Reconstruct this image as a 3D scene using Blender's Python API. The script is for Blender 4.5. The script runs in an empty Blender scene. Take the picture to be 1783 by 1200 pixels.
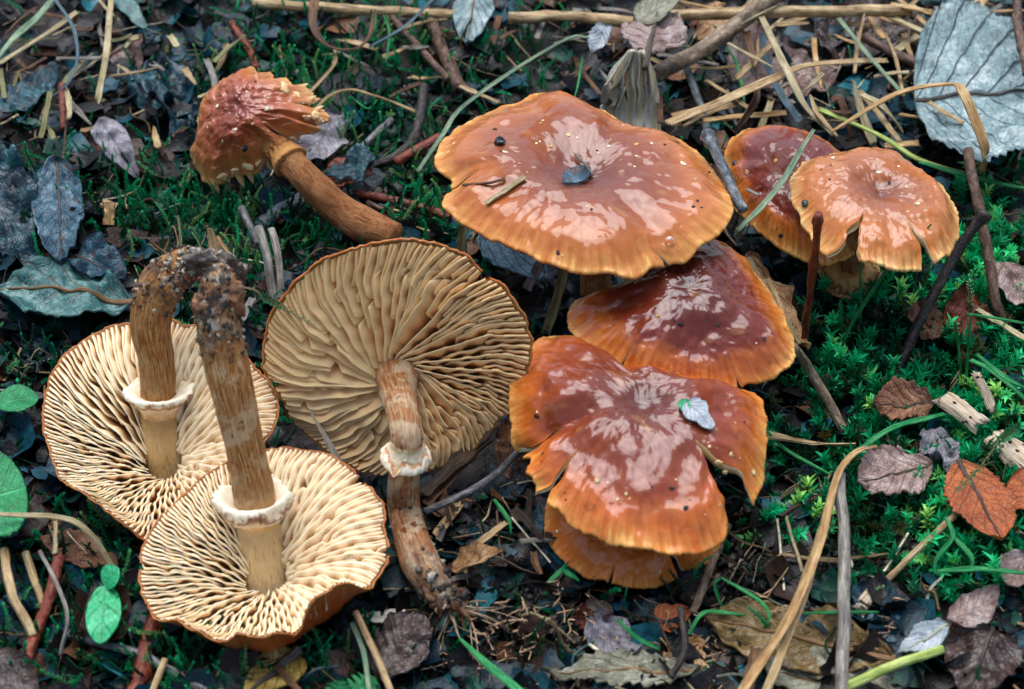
import bpy, math, random
import numpy as np
from mathutils import Vector

random.seed(7)
rng = np.random.default_rng(11)
sc = bpy.context.scene
COL = sc.collection

# ------------------------------------------------------------------ camera
PITCH = math.radians(43.0)
DIST = 0.47
AIM = np.array([0.0, 0.0, 0.0])
FPX = 60.0 / 36.0 * 1783.0
FWD = np.array([0.0, math.cos(PITCH), -math.sin(PITCH)])
UPV = np.array([0.0, math.sin(PITCH), math.cos(PITCH)])
RGT = np.array([1.0, 0.0, 0.0])
CPOS = AIM - FWD * DIST
cd = bpy.data.cameras.new('camera')
cam = bpy.data.objects.new('camera', cd)
COL.objects.link(cam)
cd.lens = 60.0
cd.sensor_width = 36.0
cd.clip_start = 0.005
cd.clip_end = 60.0
cam.location = CPOS
cam.rotation_euler = (math.pi / 2 - PITCH, 0, 0)
cd.dof.use_dof = True
cd.dof.focus_distance = 0.455
cd.dof.aperture_fstop = 22.0
sc.camera = cam

# ------------------------------------------------------------------ world and sun
SUN_EL = math.radians(71)
SUN_AZ = math.radians(-14)        # from +y towards +x; light stands behind the group
w = bpy.data.worlds.new('World')
sc.world = w
w.use_nodes = True
wn = w.node_tree
sky = wn.nodes.new('ShaderNodeTexSky')
sky.sky_type = 'NISHITA'
sky.sun_disc = False
sky.sun_elevation = SUN_EL
sky.sun_rotation = SUN_AZ
sky.air_density = 1.0
sky.dust_density = 3.0
bgn = wn.nodes['Background']
bgn.inputs['Strength'].default_value = 0.08
wn.links.new(sky.outputs[0], bgn.inputs['Color'])
sl = bpy.data.lights.new('sun', 'SUN')
sl.energy = 1.5
sl.angle = math.radians(57)
sl.color = (0.89, 0.935, 1.0)
so = bpy.data.objects.new('sun', sl)
COL.objects.link(so)
sd = Vector((math.sin(SUN_AZ) * math.cos(SUN_EL), math.cos(SUN_AZ) * math.cos(SUN_EL), math.sin(SUN_EL)))
so.rotation_euler = sd.to_track_quat('Z', 'Y').to_euler()
so.location = sd * 5
sc.view_settings.view_transform = 'Standard'
sc.view_settings.look = 'None'
sc.view_settings.gamma = 1.0
sc.view_settings.use_curve_mapping = False
sc.view_settings.exposure = 1.24
sc.render.engine = 'CYCLES'
sc.cycles.use_denoising = True
sc.cycles.max_bounces = 6
sc.cycles.diffuse_bounces = 3
sc.cycles.glossy_bounces = 2
sc.cycles.transmission_bounces = 3

# ------------------------------------------------------------------ noise and pixel helpers
def _hash(ix, iy, iz, s):
    h = (ix * 374761393 + iy * 668265263 + iz * 2147483647 + s * 1274126177) & 0xFFFFFFFF
    h = ((h ^ (h >> 13)) * 1274126177) & 0xFFFFFFFF
    h = (h ^ (h >> 16)) & 0xFFFFFFFF
    return h / 2147483648.0 - 1.0

def vn(x, y=0.0, z=0.0, s=0):
    """smooth value noise in [-1, 1], vectorised"""
    x, y, z = np.broadcast_arrays(np.asarray(x, float), np.asarray(y, float), np.asarray(z, float))
    x0, y0, z0 = np.floor(x), np.floor(y), np.floor(z)
    fx, fy, fz = x - x0, y - y0, z - z0
    ix, iy, iz = x0.astype(np.int64), y0.astype(np.int64), z0.astype(np.int64)
    sx, sy, sz = [f * f * f * (f * (f * 6 - 15) + 10) for f in (fx, fy, fz)]
    r = 0.0
    for a in (0, 1):
        wx = sx if a else 1 - sx
        for b in (0, 1):
            wy = sy if b else 1 - sy
            for c in (0, 1):
                wz = sz if c else 1 - sz
                r = r + wx * wy * wz * _hash(ix + a, iy + b, iz + c, s)
    return r

def fbm(x, y=0.0, z=0.0, s=0, o=3):
    r = 0.0
    a = 1.0
    for k in range(o):
        r = r + a * vn(np.asarray(x) * 2 ** k, np.asarray(y) * 2 ** k, np.asarray(z) * 2 ** k, s + k * 17)
        a *= 0.5
    return r

def sstep(a, b, x):
    t = np.clip((x - a) / (b - a), 0, 1)
    return t * t * (3 - 2 * t)

def tz(x, y):
    """terrain height in metres"""
    x = np.asarray(x, float); y = np.asarray(y, float)
    z = 0.0022 * fbm(x * 28, y * 28, s=3) + 0.0016 * fbm(x * 95, y * 95, s=5, o=2)
    far = np.sqrt(x * x + y * y)
    return z + 0.012 * sstep(0.25, 1.5, far) * fbm(x * 3, y * 3, s=9)

def ray(u, v):
    d = FWD + RGT * ((u - 891.5) / FPX) + UPV * ((600 - v) / FPX)
    return d

def Z(u, v, z):
    d = ray(u, v)
    return CPOS + d * ((z - CPOS[2]) / d[2])

def G(u, v, h=0.0):
    """point h metres above the ground under pixel (u, v)"""
    z = h
    for _ in range(8):
        p = Z(u, v, z)
        z = 0.5 * z + 0.5 * (float(tz(p[0], p[1])) + h)
    return Z(u, v, z)

def YP(u, v, y):
    d = ray(u, v)
    return CPOS + d * ((y - CPOS[1]) / d[1])

def onplane(u, v, c, n):
    d = ray(u, v)
    return CPOS + d * (np.dot(c - CPOS, n) / np.dot(d, n))

def nrm(a):
    a = np.asarray(a, float)
    return a / (np.linalg.norm(a) + 1e-12)

def spline(P, n):
    """Catmull-Rom through P, n samples, even in arc length"""
    P = np.asarray(P, float)
    if len(P) == 2:
        t = np.linspace(0, 1, n)[:, None]
        return P[0] * (1 - t) + P[1] * t
    Q = np.vstack([2 * P[0] - P[1], P, 2 * P[-1] - P[-2]])
    out = []
    for i in range(1, len(Q) - 2):
        t = np.linspace(0, 1, 24, endpoint=False)[:, None]
        a, b, c, d = Q[i - 1], Q[i], Q[i + 1], Q[i + 2]
        out.append(0.5 * (2 * b + (c - a) * t + (2 * a - 5 * b + 4 * c - d) * t ** 2 + (3 * b - a - 3 * c + d) * t ** 3))
    R = np.vstack(out + [P[-1:]])
    s = np.r_[0, np.cumsum(np.linalg.norm(np.diff(R, axis=0), axis=1))]
    q = np.linspace(0, s[-1], n)
    return np.stack([np.interp(q, s, R[:, k]) for k in range(R.shape[1])], 1)

# ------------------------------------------------------------------ mesh helpers
def mk(name, V, quads=None, tris=None, mat=None, uv=None, col=None, parent=None, base=None, smooth=True, mats=None, midx=None):
    """one mesh object; V in world metres, stored relative to its base"""
    V = np.asarray(V, float)
    if base is None:
        base = getattr(parent, 'base3', None) if parent is not None else None
        if parent is not None:
            base = np.array(parent['_b'])
        else:
            base = np.array([V[:, 0].mean(), V[:, 1].mean(), V[:, 2].min()])
    me = bpy.data.meshes.new(name)
    fl = []
    if quads is not None and len(quads):
        fl.append(np.asarray(quads, np.int32))
    if tris is not None and len(tris):
        fl.append(np.asarray(tris, np.int32))
    nl = sum(f.size for f in fl)
    nf = sum(len(f) for f in fl)
    me.vertices.add(len(V))
    me.vertices.foreach_set('co', (V - base).astype(np.float32).ravel())
    me.loops.add(nl)
    li = np.concatenate([f.ravel() for f in fl])
    me.loops.foreach_set('vertex_index', li)
    me.polygons.add(nf)
    tot = np.concatenate([np.full(len(f), f.shape[1], np.int32) for f in fl])
    me.polygons.foreach_set('loop_start', np.r_[0, np.cumsum(tot)[:-1]].astype(np.int32))
    if midx is not None:
        me.polygons.foreach_set('material_index', np.asarray(midx, np.int32))
    me.polygons.foreach_set('use_smooth', np.full(nf, smooth))
    if uv is not None:
        ul = me.uv_layers.new(name='UVMap')
        ul.data.foreach_set('uv', np.asarray(uv, np.float32)[li].ravel())
    if col is not None:
        ca = me.color_attributes.new('Col', 'FLOAT_COLOR', 'POINT')
        c4 = np.ones((len(V), 4), np.float32)
        c4[:, :3] = col
        ca.data.foreach_set('color', c4.ravel())
    me.update(calc_edges=True)
    me.validate()
    for m in (mats or [mat]):
        me.materials.append(m)
    o = bpy.data.objects.new(name, me)
    COL.objects.link(o)
    if parent is not None:
        o.parent = parent
        o['_b'] = [float(a) for a in base]
    else:
        o.location = base
        o['_b'] = [float(a) for a in base]
    return o

def thing(name, base, label, cat, group=None):
    o = bpy.data.objects.new(name, None)
    COL.objects.link(o)
    o.empty_display_size = 0.01
    o.location = base
    o['_b'] = [float(a) for a in base]
    return tag(o, label, cat, group)

def tag(o, label, cat, group=None, kind=None):
    o['label'] = label
    o['category'] = cat
    if group:
        o['group'] = group
    if kind:
        o['kind'] = kind
    return o

def gq(nr, nc, wrap=False, off=0):
    """quads of an nr x nc vertex grid"""
    i = np.arange(nr - 1)[:, None]
    j = np.arange(nc if wrap else nc - 1)[None, :]
    a = i * nc + j
    b = i * nc + (j + 1) % nc
    return (np.stack([a, b, b + nc, a + nc], -1).reshape(-1, 4) + off)

def frames(P, up=(0, 0, 1)):
    T = np.gradient(P, axis=0)
    T /= np.linalg.norm(T, axis=1)[:, None] + 1e-12
    u = np.asarray(up, float)
    A = []
    prev = None
    for t in T:
        a = (u if prev is None else prev)
        a = a - t * np.dot(a, t)
        if np.linalg.norm(a) < 1e-4:
            a = np.cross(t, [1, 0, 0])
        a = a / np.linalg.norm(a)
        A.append(a)
        prev = a
    A = np.array(A)
    B = np.cross(T, A)
    return T, A, B

def tube_data(P, R, seg=10, bump=0.0, bs=1.0, seed=0, vlen=None, cap=True):
    n = len(P)
    R = np.broadcast_to(np.asarray(R, float), (n,))
    T, A, B = frames(P)
    th = np.linspace(0, 2 * math.pi, seg + 1)
    L = np.r_[0, np.cumsum(np.linalg.norm(np.diff(P, axis=0), axis=1))]
    rr = R[:, None] * np.ones(seg + 1)[None]
    if bump:
        rr = rr * (1 + bump * fbm(np.cos(th)[None] * 1.6 * bs + 7 * seed, np.sin(th)[None] * 1.6 * bs, L[:, None] / (R.mean() * 5) * bs, s=seed))
    V = P[:, None] + rr[..., None] * (np.cos(th)[None, :, None] * A[:, None] + np.sin(th)[None, :, None] * B[:, None])
    uv = np.stack(np.broadcast_arrays((th / (2 * math.pi))[None], (L / (vlen or L[-1]))[:, None]), -1)
    V = V.reshape(-1, 3)
    uv = uv.reshape(-1, 2)
    Q = gq(n, seg + 1)
    Tr = np.zeros((0, 3), int)
    if cap:
        V = np.vstack([V, P[:1] - T[0] * R[0] * 0.25, P[-1:] + T[-1] * R[-1] * 0.25])
        uv = np.vstack([uv, [[0.5, 0]], [[0.5, uv[-1, 1]]]])
        k = len(V)
        j = np.arange(seg)
        t1 = np.stack([j + 1, j, np.full(seg, k - 2)], 1)
        e = (n - 1) * (seg + 1)
        t2 = np.stack([e + j, e + j + 1, np.full(seg, k - 1)], 1)
        Tr = np.vstack([t1, t2])
    return V, Q, Tr, uv

# ------------------------------------------------------------------ material helpers
def c(r, g, b):
    f = lambda x: ((x / 255 + 0.055) / 1.055) ** 2.4 if x / 255 > 0.04045 else x / 255 / 12.92
    return (f(r), f(g), f(b), 1.0)

class NT:
    def __init__(s, name):
        s.m = bpy.data.materials.new(name)
        s.m.use_nodes = True
        s.t = s.m.node_tree
        s.b = s.t.nodes['Principled BSDF']
        s.o = s.t.nodes['Material Output']
    def n(s, typ, **kw):
        x = s.t.nodes.new(typ)
        for k, v in kw.items():
            setattr(x, k, v)
        return x
    def set(s, sock, v):
        if isinstance(v, bpy.types.NodeSocket):
            s.t.links.new(v, sock)
        else:
            sock.default_value = v
    def math(s, op, a, b=0.0, clamp=False):
        x = s.n('ShaderNodeMath', operation=op, use_clamp=clamp)
        s.set(x.inputs[0], a); s.set(x.inputs[1], b)
        return x.outputs[0]
    def obj(s):
        tc = s.n('ShaderNodeTexCoord')
        oi = s.n('ShaderNodeObjectInfo')
        v = s.n('ShaderNodeVectorMath', operation='ADD')
        s.set(v.inputs[0], tc.outputs['Object'])
        k = s.n('ShaderNodeVectorMath', operation='SCALE')
        k.inputs[0].default_value = (3.1, 5.7, 2.3)
        s.set(k.inputs['Scale'], oi.outputs['Random'])
        s.set(v.inputs[1], k.outputs[0])
        return v.outputs[0]
    def uv(s):
        x = s.n('ShaderNodeUVMap')
        y = s.n('ShaderNodeSeparateXYZ')
        s.set(y.inputs[0], x.outputs[0])
        return y.outputs[0], y.outputs[1]
    def xyz(s, a, b, cc=0.0):
        x = s.n('ShaderNodeCombineXYZ')
        s.set(x.inputs[0], a); s.set(x.inputs[1], b); s.set(x.inputs[2], cc)
        return x.outputs[0]
    def rnd(s):
        return s.n('ShaderNodeObjectInfo').outputs['Random']
    def noise(s, vec, scale, detail=3.0, rough=0.55, dist=0.0):
        x = s.n('ShaderNodeTexNoise')
        s.set(x.inputs['Vector'], vec)
        x.inputs['Scale'].default_value = scale
        x.inputs['Detail'].default_value = detail
        x.inputs['Roughness'].default_value = rough
        x.inputs['Distortion'].default_value = dist
        return x.outputs['Fac']
    def vor(s, vec, scale, feature='F1'):
        x = s.n('ShaderNodeTexVoronoi', feature=feature)
        s.set(x.inputs['Vector'], vec)
        x.inputs['Scale'].default_value = scale
        return x.outputs['Distance']
    def ramp(s, fac, stops, interp='LINEAR'):
        x = s.n('ShaderNodeValToRGB')
        x.color_ramp.interpolation = interp
        e = x.color_ramp.elements
        while len(e) < len(stops):
            e.new(0.5)
        for k, (p, col) in enumerate(stops):
            e[k].position = p
            e[k].color = col
        s.set(x.inputs[0], fac)
        return x.outputs[0]
    def sm(s, fac, a, b):
        x = s.n('ShaderNodeMapRange', interpolation_type='SMOOTHSTEP')
        s.set(x.inputs[0], fac)
        x.inputs[1].default_value = a
        x.inputs[2].default_value = b
        return x.outputs[0]
    def mix(s, fac, a, b, mode='MIX'):
        x = s.n('ShaderNodeMix', data_type='RGBA', blend_type=mode)
        s.set(x.inputs[0], fac); s.set(x.inputs[6], a); s.set(x.inputs[7], b)
        return x.outputs[2]
    def bump(s, h, dist, strength=1.0, normal=None):
        x = s.n('ShaderNodeBump')
        x.inputs['Strength'].default_value = strength
        x.inputs['Distance'].default_value = dist
        s.set(x.inputs['Height'], h)
        if normal is not None:
            s.set(x.inputs['Normal'], normal)
        return x.outputs[0]
    def out(s, color, rough=0.6, normal=None, spec=0.5, **kw):
        s.set(s.b.inputs['Base Color'], color)
        s.set(s.b.inputs['Roughness'], rough)
        s.set(s.b.inputs['Specular IOR Level'], spec)
        if normal is not None:
            s.set(s.b.inputs['Normal'], normal)
        for k, v in kw.items():
            s.set(s.b.inputs[k], v)
        return s.m

def lerp(a, b, t):
    return tuple(a[i] * (1 - t) + b[i] * t for i in range(3)) + (1.0,)

def mat_cap(name, core, mid, edge, rim, core_w=0.42, wet=1.0, streak=1.0):
    t = NT(name)
    o = t.obj()
    u, v = t.uv()
    n1 = t.noise(o, 75, 4, 0.6)
    n2 = t.noise(o, 420, 3, 0.6)
    f = t.math('ADD', v, t.math('MULTIPLY', t.math('SUBTRACT', n1, 0.5), 0.26))
    f = t.math('ADD', f, t.math('MULTIPLY', t.math('SUBTRACT', n2, 0.5), 0.10))
    st = t.noise(t.xyz(t.math('MULTIPLY', u, 95.0), t.math('MULTIPLY', v, 2.2)), 1.0, 2, 0.6)
    zone = t.sm(v, 0.55, 0.98)
    f = t.math('ADD', f, t.math('MULTIPLY', t.math('MULTIPLY', t.math('SUBTRACT', st, 0.5), 0.40 * streak), zone))
    col = t.ramp(f, [(0.0, core), (core_w, lerp(core, mid, 0.6)), (core_w + 0.22, mid), (0.86, edge), (0.985, lerp(edge, rim, 0.55)), (1.0, rim)])
    # fine mottling and a few dark scars that belong to the skin
    col = t.mix(t.math('MULTIPLY', t.sm(t.noise(o, 190, 4, 0.65, 1.0), 0.60, 0.74), 0.45), col, lerp(core, (0.02, 0.005, 0.002, 1), 0.35))
    col = t.mix(t.math('MULTIPLY', t.sm(t.noise(o, 130, 2, 0.5, 0.5), 0.62, 0.74), 0.14), col, rim)
    h = t.math('ADD', t.math('MULTIPLY', n2, 0.4), t.math('MULTIPLY', t.math('MULTIPLY', st, zone), 0.9 * streak))
    nb = t.bump(h, 0.0005, 0.7)
    wr = t.noise(o, 230, 4, 0.62, 1.6)
    wr2 = t.noise(o, 60, 2, 0.5, 0.6)
    hc = t.math('ADD', t.math('MULTIPLY', t.math('MULTIPLY', wr, t.sm(t.noise(o, 48, 2), 0.48, 0.66)), 0.26), t.math('MULTIPLY', wr2, 0.32))
    cn = t.bump(hc, 0.0009, 0.62)
    wm = t.math('MULTIPLY', t.sm(t.noise(o, 44, 6, 0.66, 1.0), 0.40, 0.425), t.math('SUBTRACT', 1.0, t.math('MULTIPLY', t.sm(v, 0.86, 1.0), 0.7)))
    t.out(col, t.math('ADD', 0.42, t.math('MULTIPLY', n2, 0.2)), nb, 0.25)
    t.set(t.b.inputs['Coat Weight'], t.math('MULTIPLY', wm, wet))
    t.set(t.b.inputs['Coat Roughness'], t.math('ADD', 0.02, t.math('MULTIPLY', t.sm(t.noise(o, 80, 3), 0.45, 0.72), 0.12)))
    t.b.inputs['Coat IOR'].default_value = 1.46
    t.set(t.b.inputs['Coat Normal'], cn)
    t.b.inputs['Subsurface Weight'].default_value = 0.0
    return t.m

def mat_gill(name, edge, body, deep):
    t = NT(name)
    o = t.obj()
    u, v = t.uv()
    n1 = t.noise(o, 110, 3)
    n2 = t.noise(o, 900, 2)
    f = t.math('ADD', v, t.math('MULTIPLY', t.math('SUBTRACT', n1, 0.5), 0.25))
    col = t.ramp(f, [(0.0, deep), (0.5, body), (0.85, lerp(body, edge, 0.6)), (1.0, edge)])  # paler edge is real; darker deep end puts gap shade into the colour
    col = t.mix(t.math('MULTIPLY', t.sm(n2, 0.66, 0.75), 0.25), col, deep)
    t.out(col, 0.65, t.bump(n2, 0.0002, 0.5), 0.25)
    t.b.inputs['Subsurface Weight'].default_value = 0.35
    t.b.inputs['Subsurface Radius'].default_value = (1.0, 0.55, 0.25)
    t.b.inputs['Subsurface Scale'].default_value = 0.0008
    return t.m

def mat_stem(name, dark, mid, pale, patch, fib=40.0, sc_=6.0, pale_amt=0.5, dirty=0.0, foot=0.0):
    t = NT(name)
    o = t.obj()
    u, v = t.uv()
    n1 = t.noise(t.xyz(t.math('MULTIPLY', u, fib), t.math('MULTIPLY', v, sc_)), 1.0, 4, 0.65, 0.4)
    n2 = t.noise(t.xyz(t.math('MULTIPLY', u, fib * 3), t.math('MULTIPLY', v, sc_ * 4)), 1.0, 2, 0.6)
    n3 = t.noise(o, 170, 3, 0.6, 0.3)
    col = t.ramp(n1, [(0.25, dark), (0.46, mid), (0.62, lerp(mid, pale, 0.5)), (0.78, pale)])
    col = t.mix(t.math('MULTIPLY', t.sm(t.math('ADD', t.math('MULTIPLY', n3, 0.7), t.math('MULTIPLY', n2, 0.3)), 0.56 - 0.1 * pale_amt, 0.62 - 0.08 * pale_amt), pale_amt), col, patch)
    col = t.mix(t.math('MULTIPLY', t.sm(t.noise(o, 420, 2), 0.62, 0.7), 0.6), col, dark)
    if foot:
        fm = t.math('MULTIPLY', t.math('SUBTRACT', 1.0, t.sm(t.math('ADD', v, t.math('MULTIPLY', t.math('SUBTRACT', n1, 0.5), 0.25)), foot * 0.45, foot)), t.sm(t.math('ADD', n1, t.math('MULTIPLY', n3, 0.5)), 0.42, 0.72))
        col = t.mix(t.math('MULTIPLY', fm, 0.9), col, pale)
    if dirty:
        dm = t.math('MULTIPLY', t.sm(v, 0.70, 0.92), t.sm(t.noise(o, 260, 4, 0.7), 0.40, 0.55))
        col = t.mix(t.math('MULTIPLY', dm, dirty), col, c(62, 58, 54))
        dm2 = t.math('MULTIPLY', t.sm(v, 0.72, 0.9), t.sm(t.noise(o, 330, 3, 0.7, 0.4), 0.56, 0.64))
        col = t.mix(t.math('MULTIPLY', dm2, dirty), col, c(196, 186, 166))
    h = t.math('ADD', t.math('MULTIPLY', n1, 0.9), t.math('MULTIPLY', n2, 0.5))
    t.out(col, 0.62, t.bump(h, 0.0012, 0.9), 0.3)
    return t.m

def mat_ring(name, white, brown, dark):
    t = NT(name)
    o = t.obj()
    u, v = t.uv()
    n = t.noise(o, 330, 3, 0.6)
    f = t.math('ADD', v, t.math('MULTIPLY', t.math('SUBTRACT', n, 0.5), 0.6))
    col = t.ramp(f, [(0.0, brown), (0.20, lerp(white, brown, 0.6)), (0.36, lerp(white, brown, 0.3)), (0.48, dark), (0.58, white), (0.8, white), (1.0, lerp(white, brown, 0.35))])
    t.out(col, 0.8, t.bump(t.noise(o, 1200, 3), 0.0003, 0.8), 0.2)
    return t.m

_lm = {}
def mat_leaf(cd_, cm, cl, vein, nv=7.0, slope=0.9, vs=0.6, rough=0.5, spot=0.5, spec=0.5, spotc=None, fine=1.0):
    key = ('leaf', cd_, cm, cl, vein, nv, slope, vs, rough, spot, spotc)
    if key in _lm:
        return _lm[key]
    t = NT('leaf_skin')
    o = t.obj()
    u, v = t.uv()
    a = t.math('MULTIPLY', t.math('ABSOLUTE', t.math('SUBTRACT', v, 0.5)), 2.0)
    n1 = t.noise(o, 95, 4, 0.62, 0.5)
    n2 = t.noise(o, 520, 4, 0.65)
    f = t.math('ADD', t.math('MULTIPLY', n1, 0.65), t.math('MULTIPLY', n2, 0.35))
    col = t.ramp(f, [(0.34, cd_), (0.5, cm), (0.66, cl)])
    if spotc is None:
        spotc = lerp(cd_, (0.01, 0.01, 0.01, 1), 0.4)
    col = t.mix(t.math('MULTIPLY', t.sm(t.noise(o, 210, 4, 0.7, 0.6), 0.56, 0.66), spot), col, spotc)
    ph = t.math('FRACT', t.math('ADD', t.math('SUBTRACT', t.math('MULTIPLY', u, nv), t.math('MULTIPLY', t.math('POWER', a, 0.85), slope * nv * 0.35)), t.math('MULTIPLY', n1, 0.25)))
    tri = t.math('MULTIPLY', t.math('ABSOLUTE', t.math('SUBTRACT', ph, 0.5)), 2.0)
    vm = t.sm(tri, 0.86, 0.97)
    mr = t.math('SUBTRACT', 1.0, t.sm(a, 0.025, 0.06))
    vf = t.vor(t.xyz(t.math('MULTIPLY', u, nv * 3.2), t.math('MULTIPLY', v, nv * 2.2)), 1.0, 'DISTANCE_TO_EDGE')
    net = t.math('MULTIPLY', t.math('SUBTRACT', 1.0, t.sm(vf, 0.02, 0.09)), 0.35 * fine)
    m = t.math('MAXIMUM', t.math('MAXIMUM', vm, mr), net)
    col = t.mix(t.math('MULTIPLY', m, vs), col, vein)
    h = t.math('ADD', t.math('MULTIPLY', n2, 0.8), t.math('MULTIPLY', m, 0.5))
    t.out(col, t.math('ADD', rough - 0.12, t.math('MULTIPLY', n2, 0.3)), t.bump(h, 0.0010, 0.85), spec)
    if rough < 0.45:
        t.set(t.b.inputs['Coat Weight'], t.math('MULTIPLY', t.sm(n1, 0.42, 0.58), 0.4))
        t.b.inputs['Coat Roughness'].default_value = 0.16
        t.set(t.b.inputs['Coat Normal'], t.bump(t.math('ADD', n2, n1), 0.0009, 0.8))
    _lm[key] = t.m
    return t.m

def mat_straw(dark, mid, pale, fib=9.0, rough=0.55, spot=0.3):
    key = ('straw', dark, mid, pale, fib, spot)
    if key in _lm:
        return _lm[key]
    t = NT('straw_skin')
    o = t.obj()
    u, v = t.uv()
    r = t.rnd()
    uu = t.math('ADD', t.math('MULTIPLY', u, fib), t.math('MULTIPLY', r, 37.0))
    n1 = t.noise(t.xyz(uu, t.math('MULTIPLY', v, 1.1)), 1.0, 3, 0.6, 0.2)
    n2 = t.noise(t.xyz(t.math('MULTIPLY', uu, 3.0), t.math('MULTIPLY', v, 4.0)), 1.0, 2, 0.6)
    n3 = t.noise(o, 130, 4, 0.65)
    f = t.math('ADD', t.math('MULTIPLY', n1, 0.55), t.math('ADD', t.math('MULTIPLY', n2, 0.15), t.math('MULTIPLY', n3, 0.3)))
    col = t.ramp(f, [(0.34, dark), (0.48, mid), (0.62, pale)])
    col = t.mix(t.math('MULTIPLY', t.sm(t.noise(o, 380, 3, 0.65), 0.58, 0.68), spot), col, lerp(dark, (0.01, 0.01, 0.01, 1), 0.5))
    t.out(col, rough, t.bump(t.math('ADD', n1, t.math('MULTIPLY', n2, 0.6)), 0.0005, 0.8), 0.4)
    _lm[key] = t.m
    return t.m

def mat_bark(dark, mid, pale, rough=0.6, coat=0.0):
    key = ('bark', dark, mid, pale, rough)
    if key in _lm:
        return _lm[key]
    t = NT('twig_bark')
    o = t.obj()
    u, v = t.uv()
    n1 = t.noise(t.xyz(t.math('MULTIPLY', u, 6.0), t.math('MULTIPLY', v, 2.5), t.rnd()), 1.0, 5, 0.7, 0.6)
    n2 = t.noise(o, 600, 3, 0.7)
    f = t.math('ADD', t.math('MULTIPLY', n1, 0.7), t.math('MULTIPLY', n2, 0.3))
    col = t.ramp(f, [(0.36, dark), (0.5, mid), (0.66, pale)])
    t.out(col, rough, t.bump(f, 0.0011, 0.9), 0.45)
    _lm[key] = t.m
    return t.m

def mat_col(name, rough=0.6, spec=0.4, bumpd=0.0003, bs=700):
    t = NT(name)
    a = t.n('ShaderNodeAttribute', attribute_name='Col')
    tc = t.n('ShaderNodeTexCoord').outputs['Object']
    n = t.noise(tc, bs, 3, 0.65)
    col = t.mix(0.75, a.outputs['Color'], t.ramp(n, [(0.3, (0.35, 0.35, 0.35, 1)), (0.7, (1.6, 1.6, 1.6, 1))]), 'MULTIPLY')
    return t.out(col, rough, t.bump(n, bumpd, 0.8), spec)

# ------------------------------------------------------------------ ground
def axis(lo, hi, core_lo, core_hi, step):
    a = [np.arange(core_lo, core_hi, step)]
    x, s = core_hi, step
    up = []
    while x < hi:
        up.append(x); s *= 1.25; x += s
    x, s = core_lo, step
    dn = []
    while x > lo:
        s *= 1.25; x -= s; dn.append(x)
    return np.r_[np.array(dn[::-1]), a[0], np.array(up)]

def build_ground():
    xs = axis(-25, 25, -0.20, 0.20, 0.0011)
    ys = axis(-25, 30, -0.15, 0.23, 0.0012)
    X, Y = np.meshgrid(xs, ys)
    Zt = tz(X, Y)
    core = 1 - sstep(0.26, 0.5, np.sqrt(X ** 2 + Y ** 2))
    clod = np.abs(vn(X * 170, Y * 170, s=21)) * 0.0022 + np.abs(vn(X * 380, Y * 380, s=23)) * 0.0012
    Zt = Zt + core * (clod - 0.0035 - 0.002 * np.abs(vn(X * 60, Y * 60, s=25)))
    V = np.stack([X, Y, Zt], -1).reshape(-1, 3)
    t = NT('soil')
    o = t.n('ShaderNodeTexCoord').outputs['Object']
    n1 = t.noise(o, 90, 5, 0.7)
    n2 = t.noise(o, 900, 4, 0.7)
    f = t.math('ADD', t.math('MULTIPLY', n1, 0.5), t.math('MULTIPLY', n2, 0.5))
    col = t.ramp(f, [(0.36, c(9, 8, 8)), (0.52, c(28, 24, 21)), (0.68, c(70, 62, 54))])
    m = t.out(col, t.math('ADD', 0.3, t.math('MULTIPLY', n2, 0.5)), t.bump(f, 0.0014, 1.0), 0.45)
    g = mk('ground', V, gq(len(ys), len(xs)), mat=m, base=np.zeros(3))
    g['kind'] = 'structure'
    g['label'] = 'dark crumbly woodland soil under the litter'
build_ground()

# ------------------------------------------------------------------ mushrooms
def polar_outline(px, c0, n, nth, jag=0.012, seed=0, centre=None):
    e1 = nrm(RGT - n * np.dot(RGT, n))
    e2 = np.cross(n, e1)
    pts = np.array([onplane(u, v, c0, n) - c0 for u, v in px])
    a, b = pts @ e1, pts @ e2
    th = np.unwrap(np.arctan2(b, a))
    if th[-1] < th[0]:
        th, a, b = th[::-1], a[::-1], b[::-1]
    r = np.hypot(a, b)
    th = th % (2 * math.pi)
    k = np.argsort(th)
    th, r = th[k], r[k]
    tt = np.r_[th - 2 * math.pi, th, th + 2 * math.pi]
    rr = np.r_[r, r, r]
    g = np.linspace(0, 2 * math.pi, nth, endpoint=False)
    R = np.interp(g, tt, rr)
    kern = np.array([1, 2, 3, 4, 3, 2, 1], float); kern /= kern.sum()
    R = np.convolve(np.r_[R[-3:], R, R[:3]], kern, 'valid')
    Rj = R * (1 + jag * fbm(np.cos(g) * 9, np.sin(g) * 9, s=seed + 40, o=3) + 0.5 * jag * vn(g * 60, s=seed + 44))
    return e1, e2, g, R, Rj

def ang_of(u, v, c0, n, e1, e2):
    p = onplane(u, v, c0, n) - c0
    return math.atan2(p @ e2, p @ e1) % (2 * math.pi)

def adiff(a, b):
    return (a - b + math.pi) % (2 * math.pi) - math.pi

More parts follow.
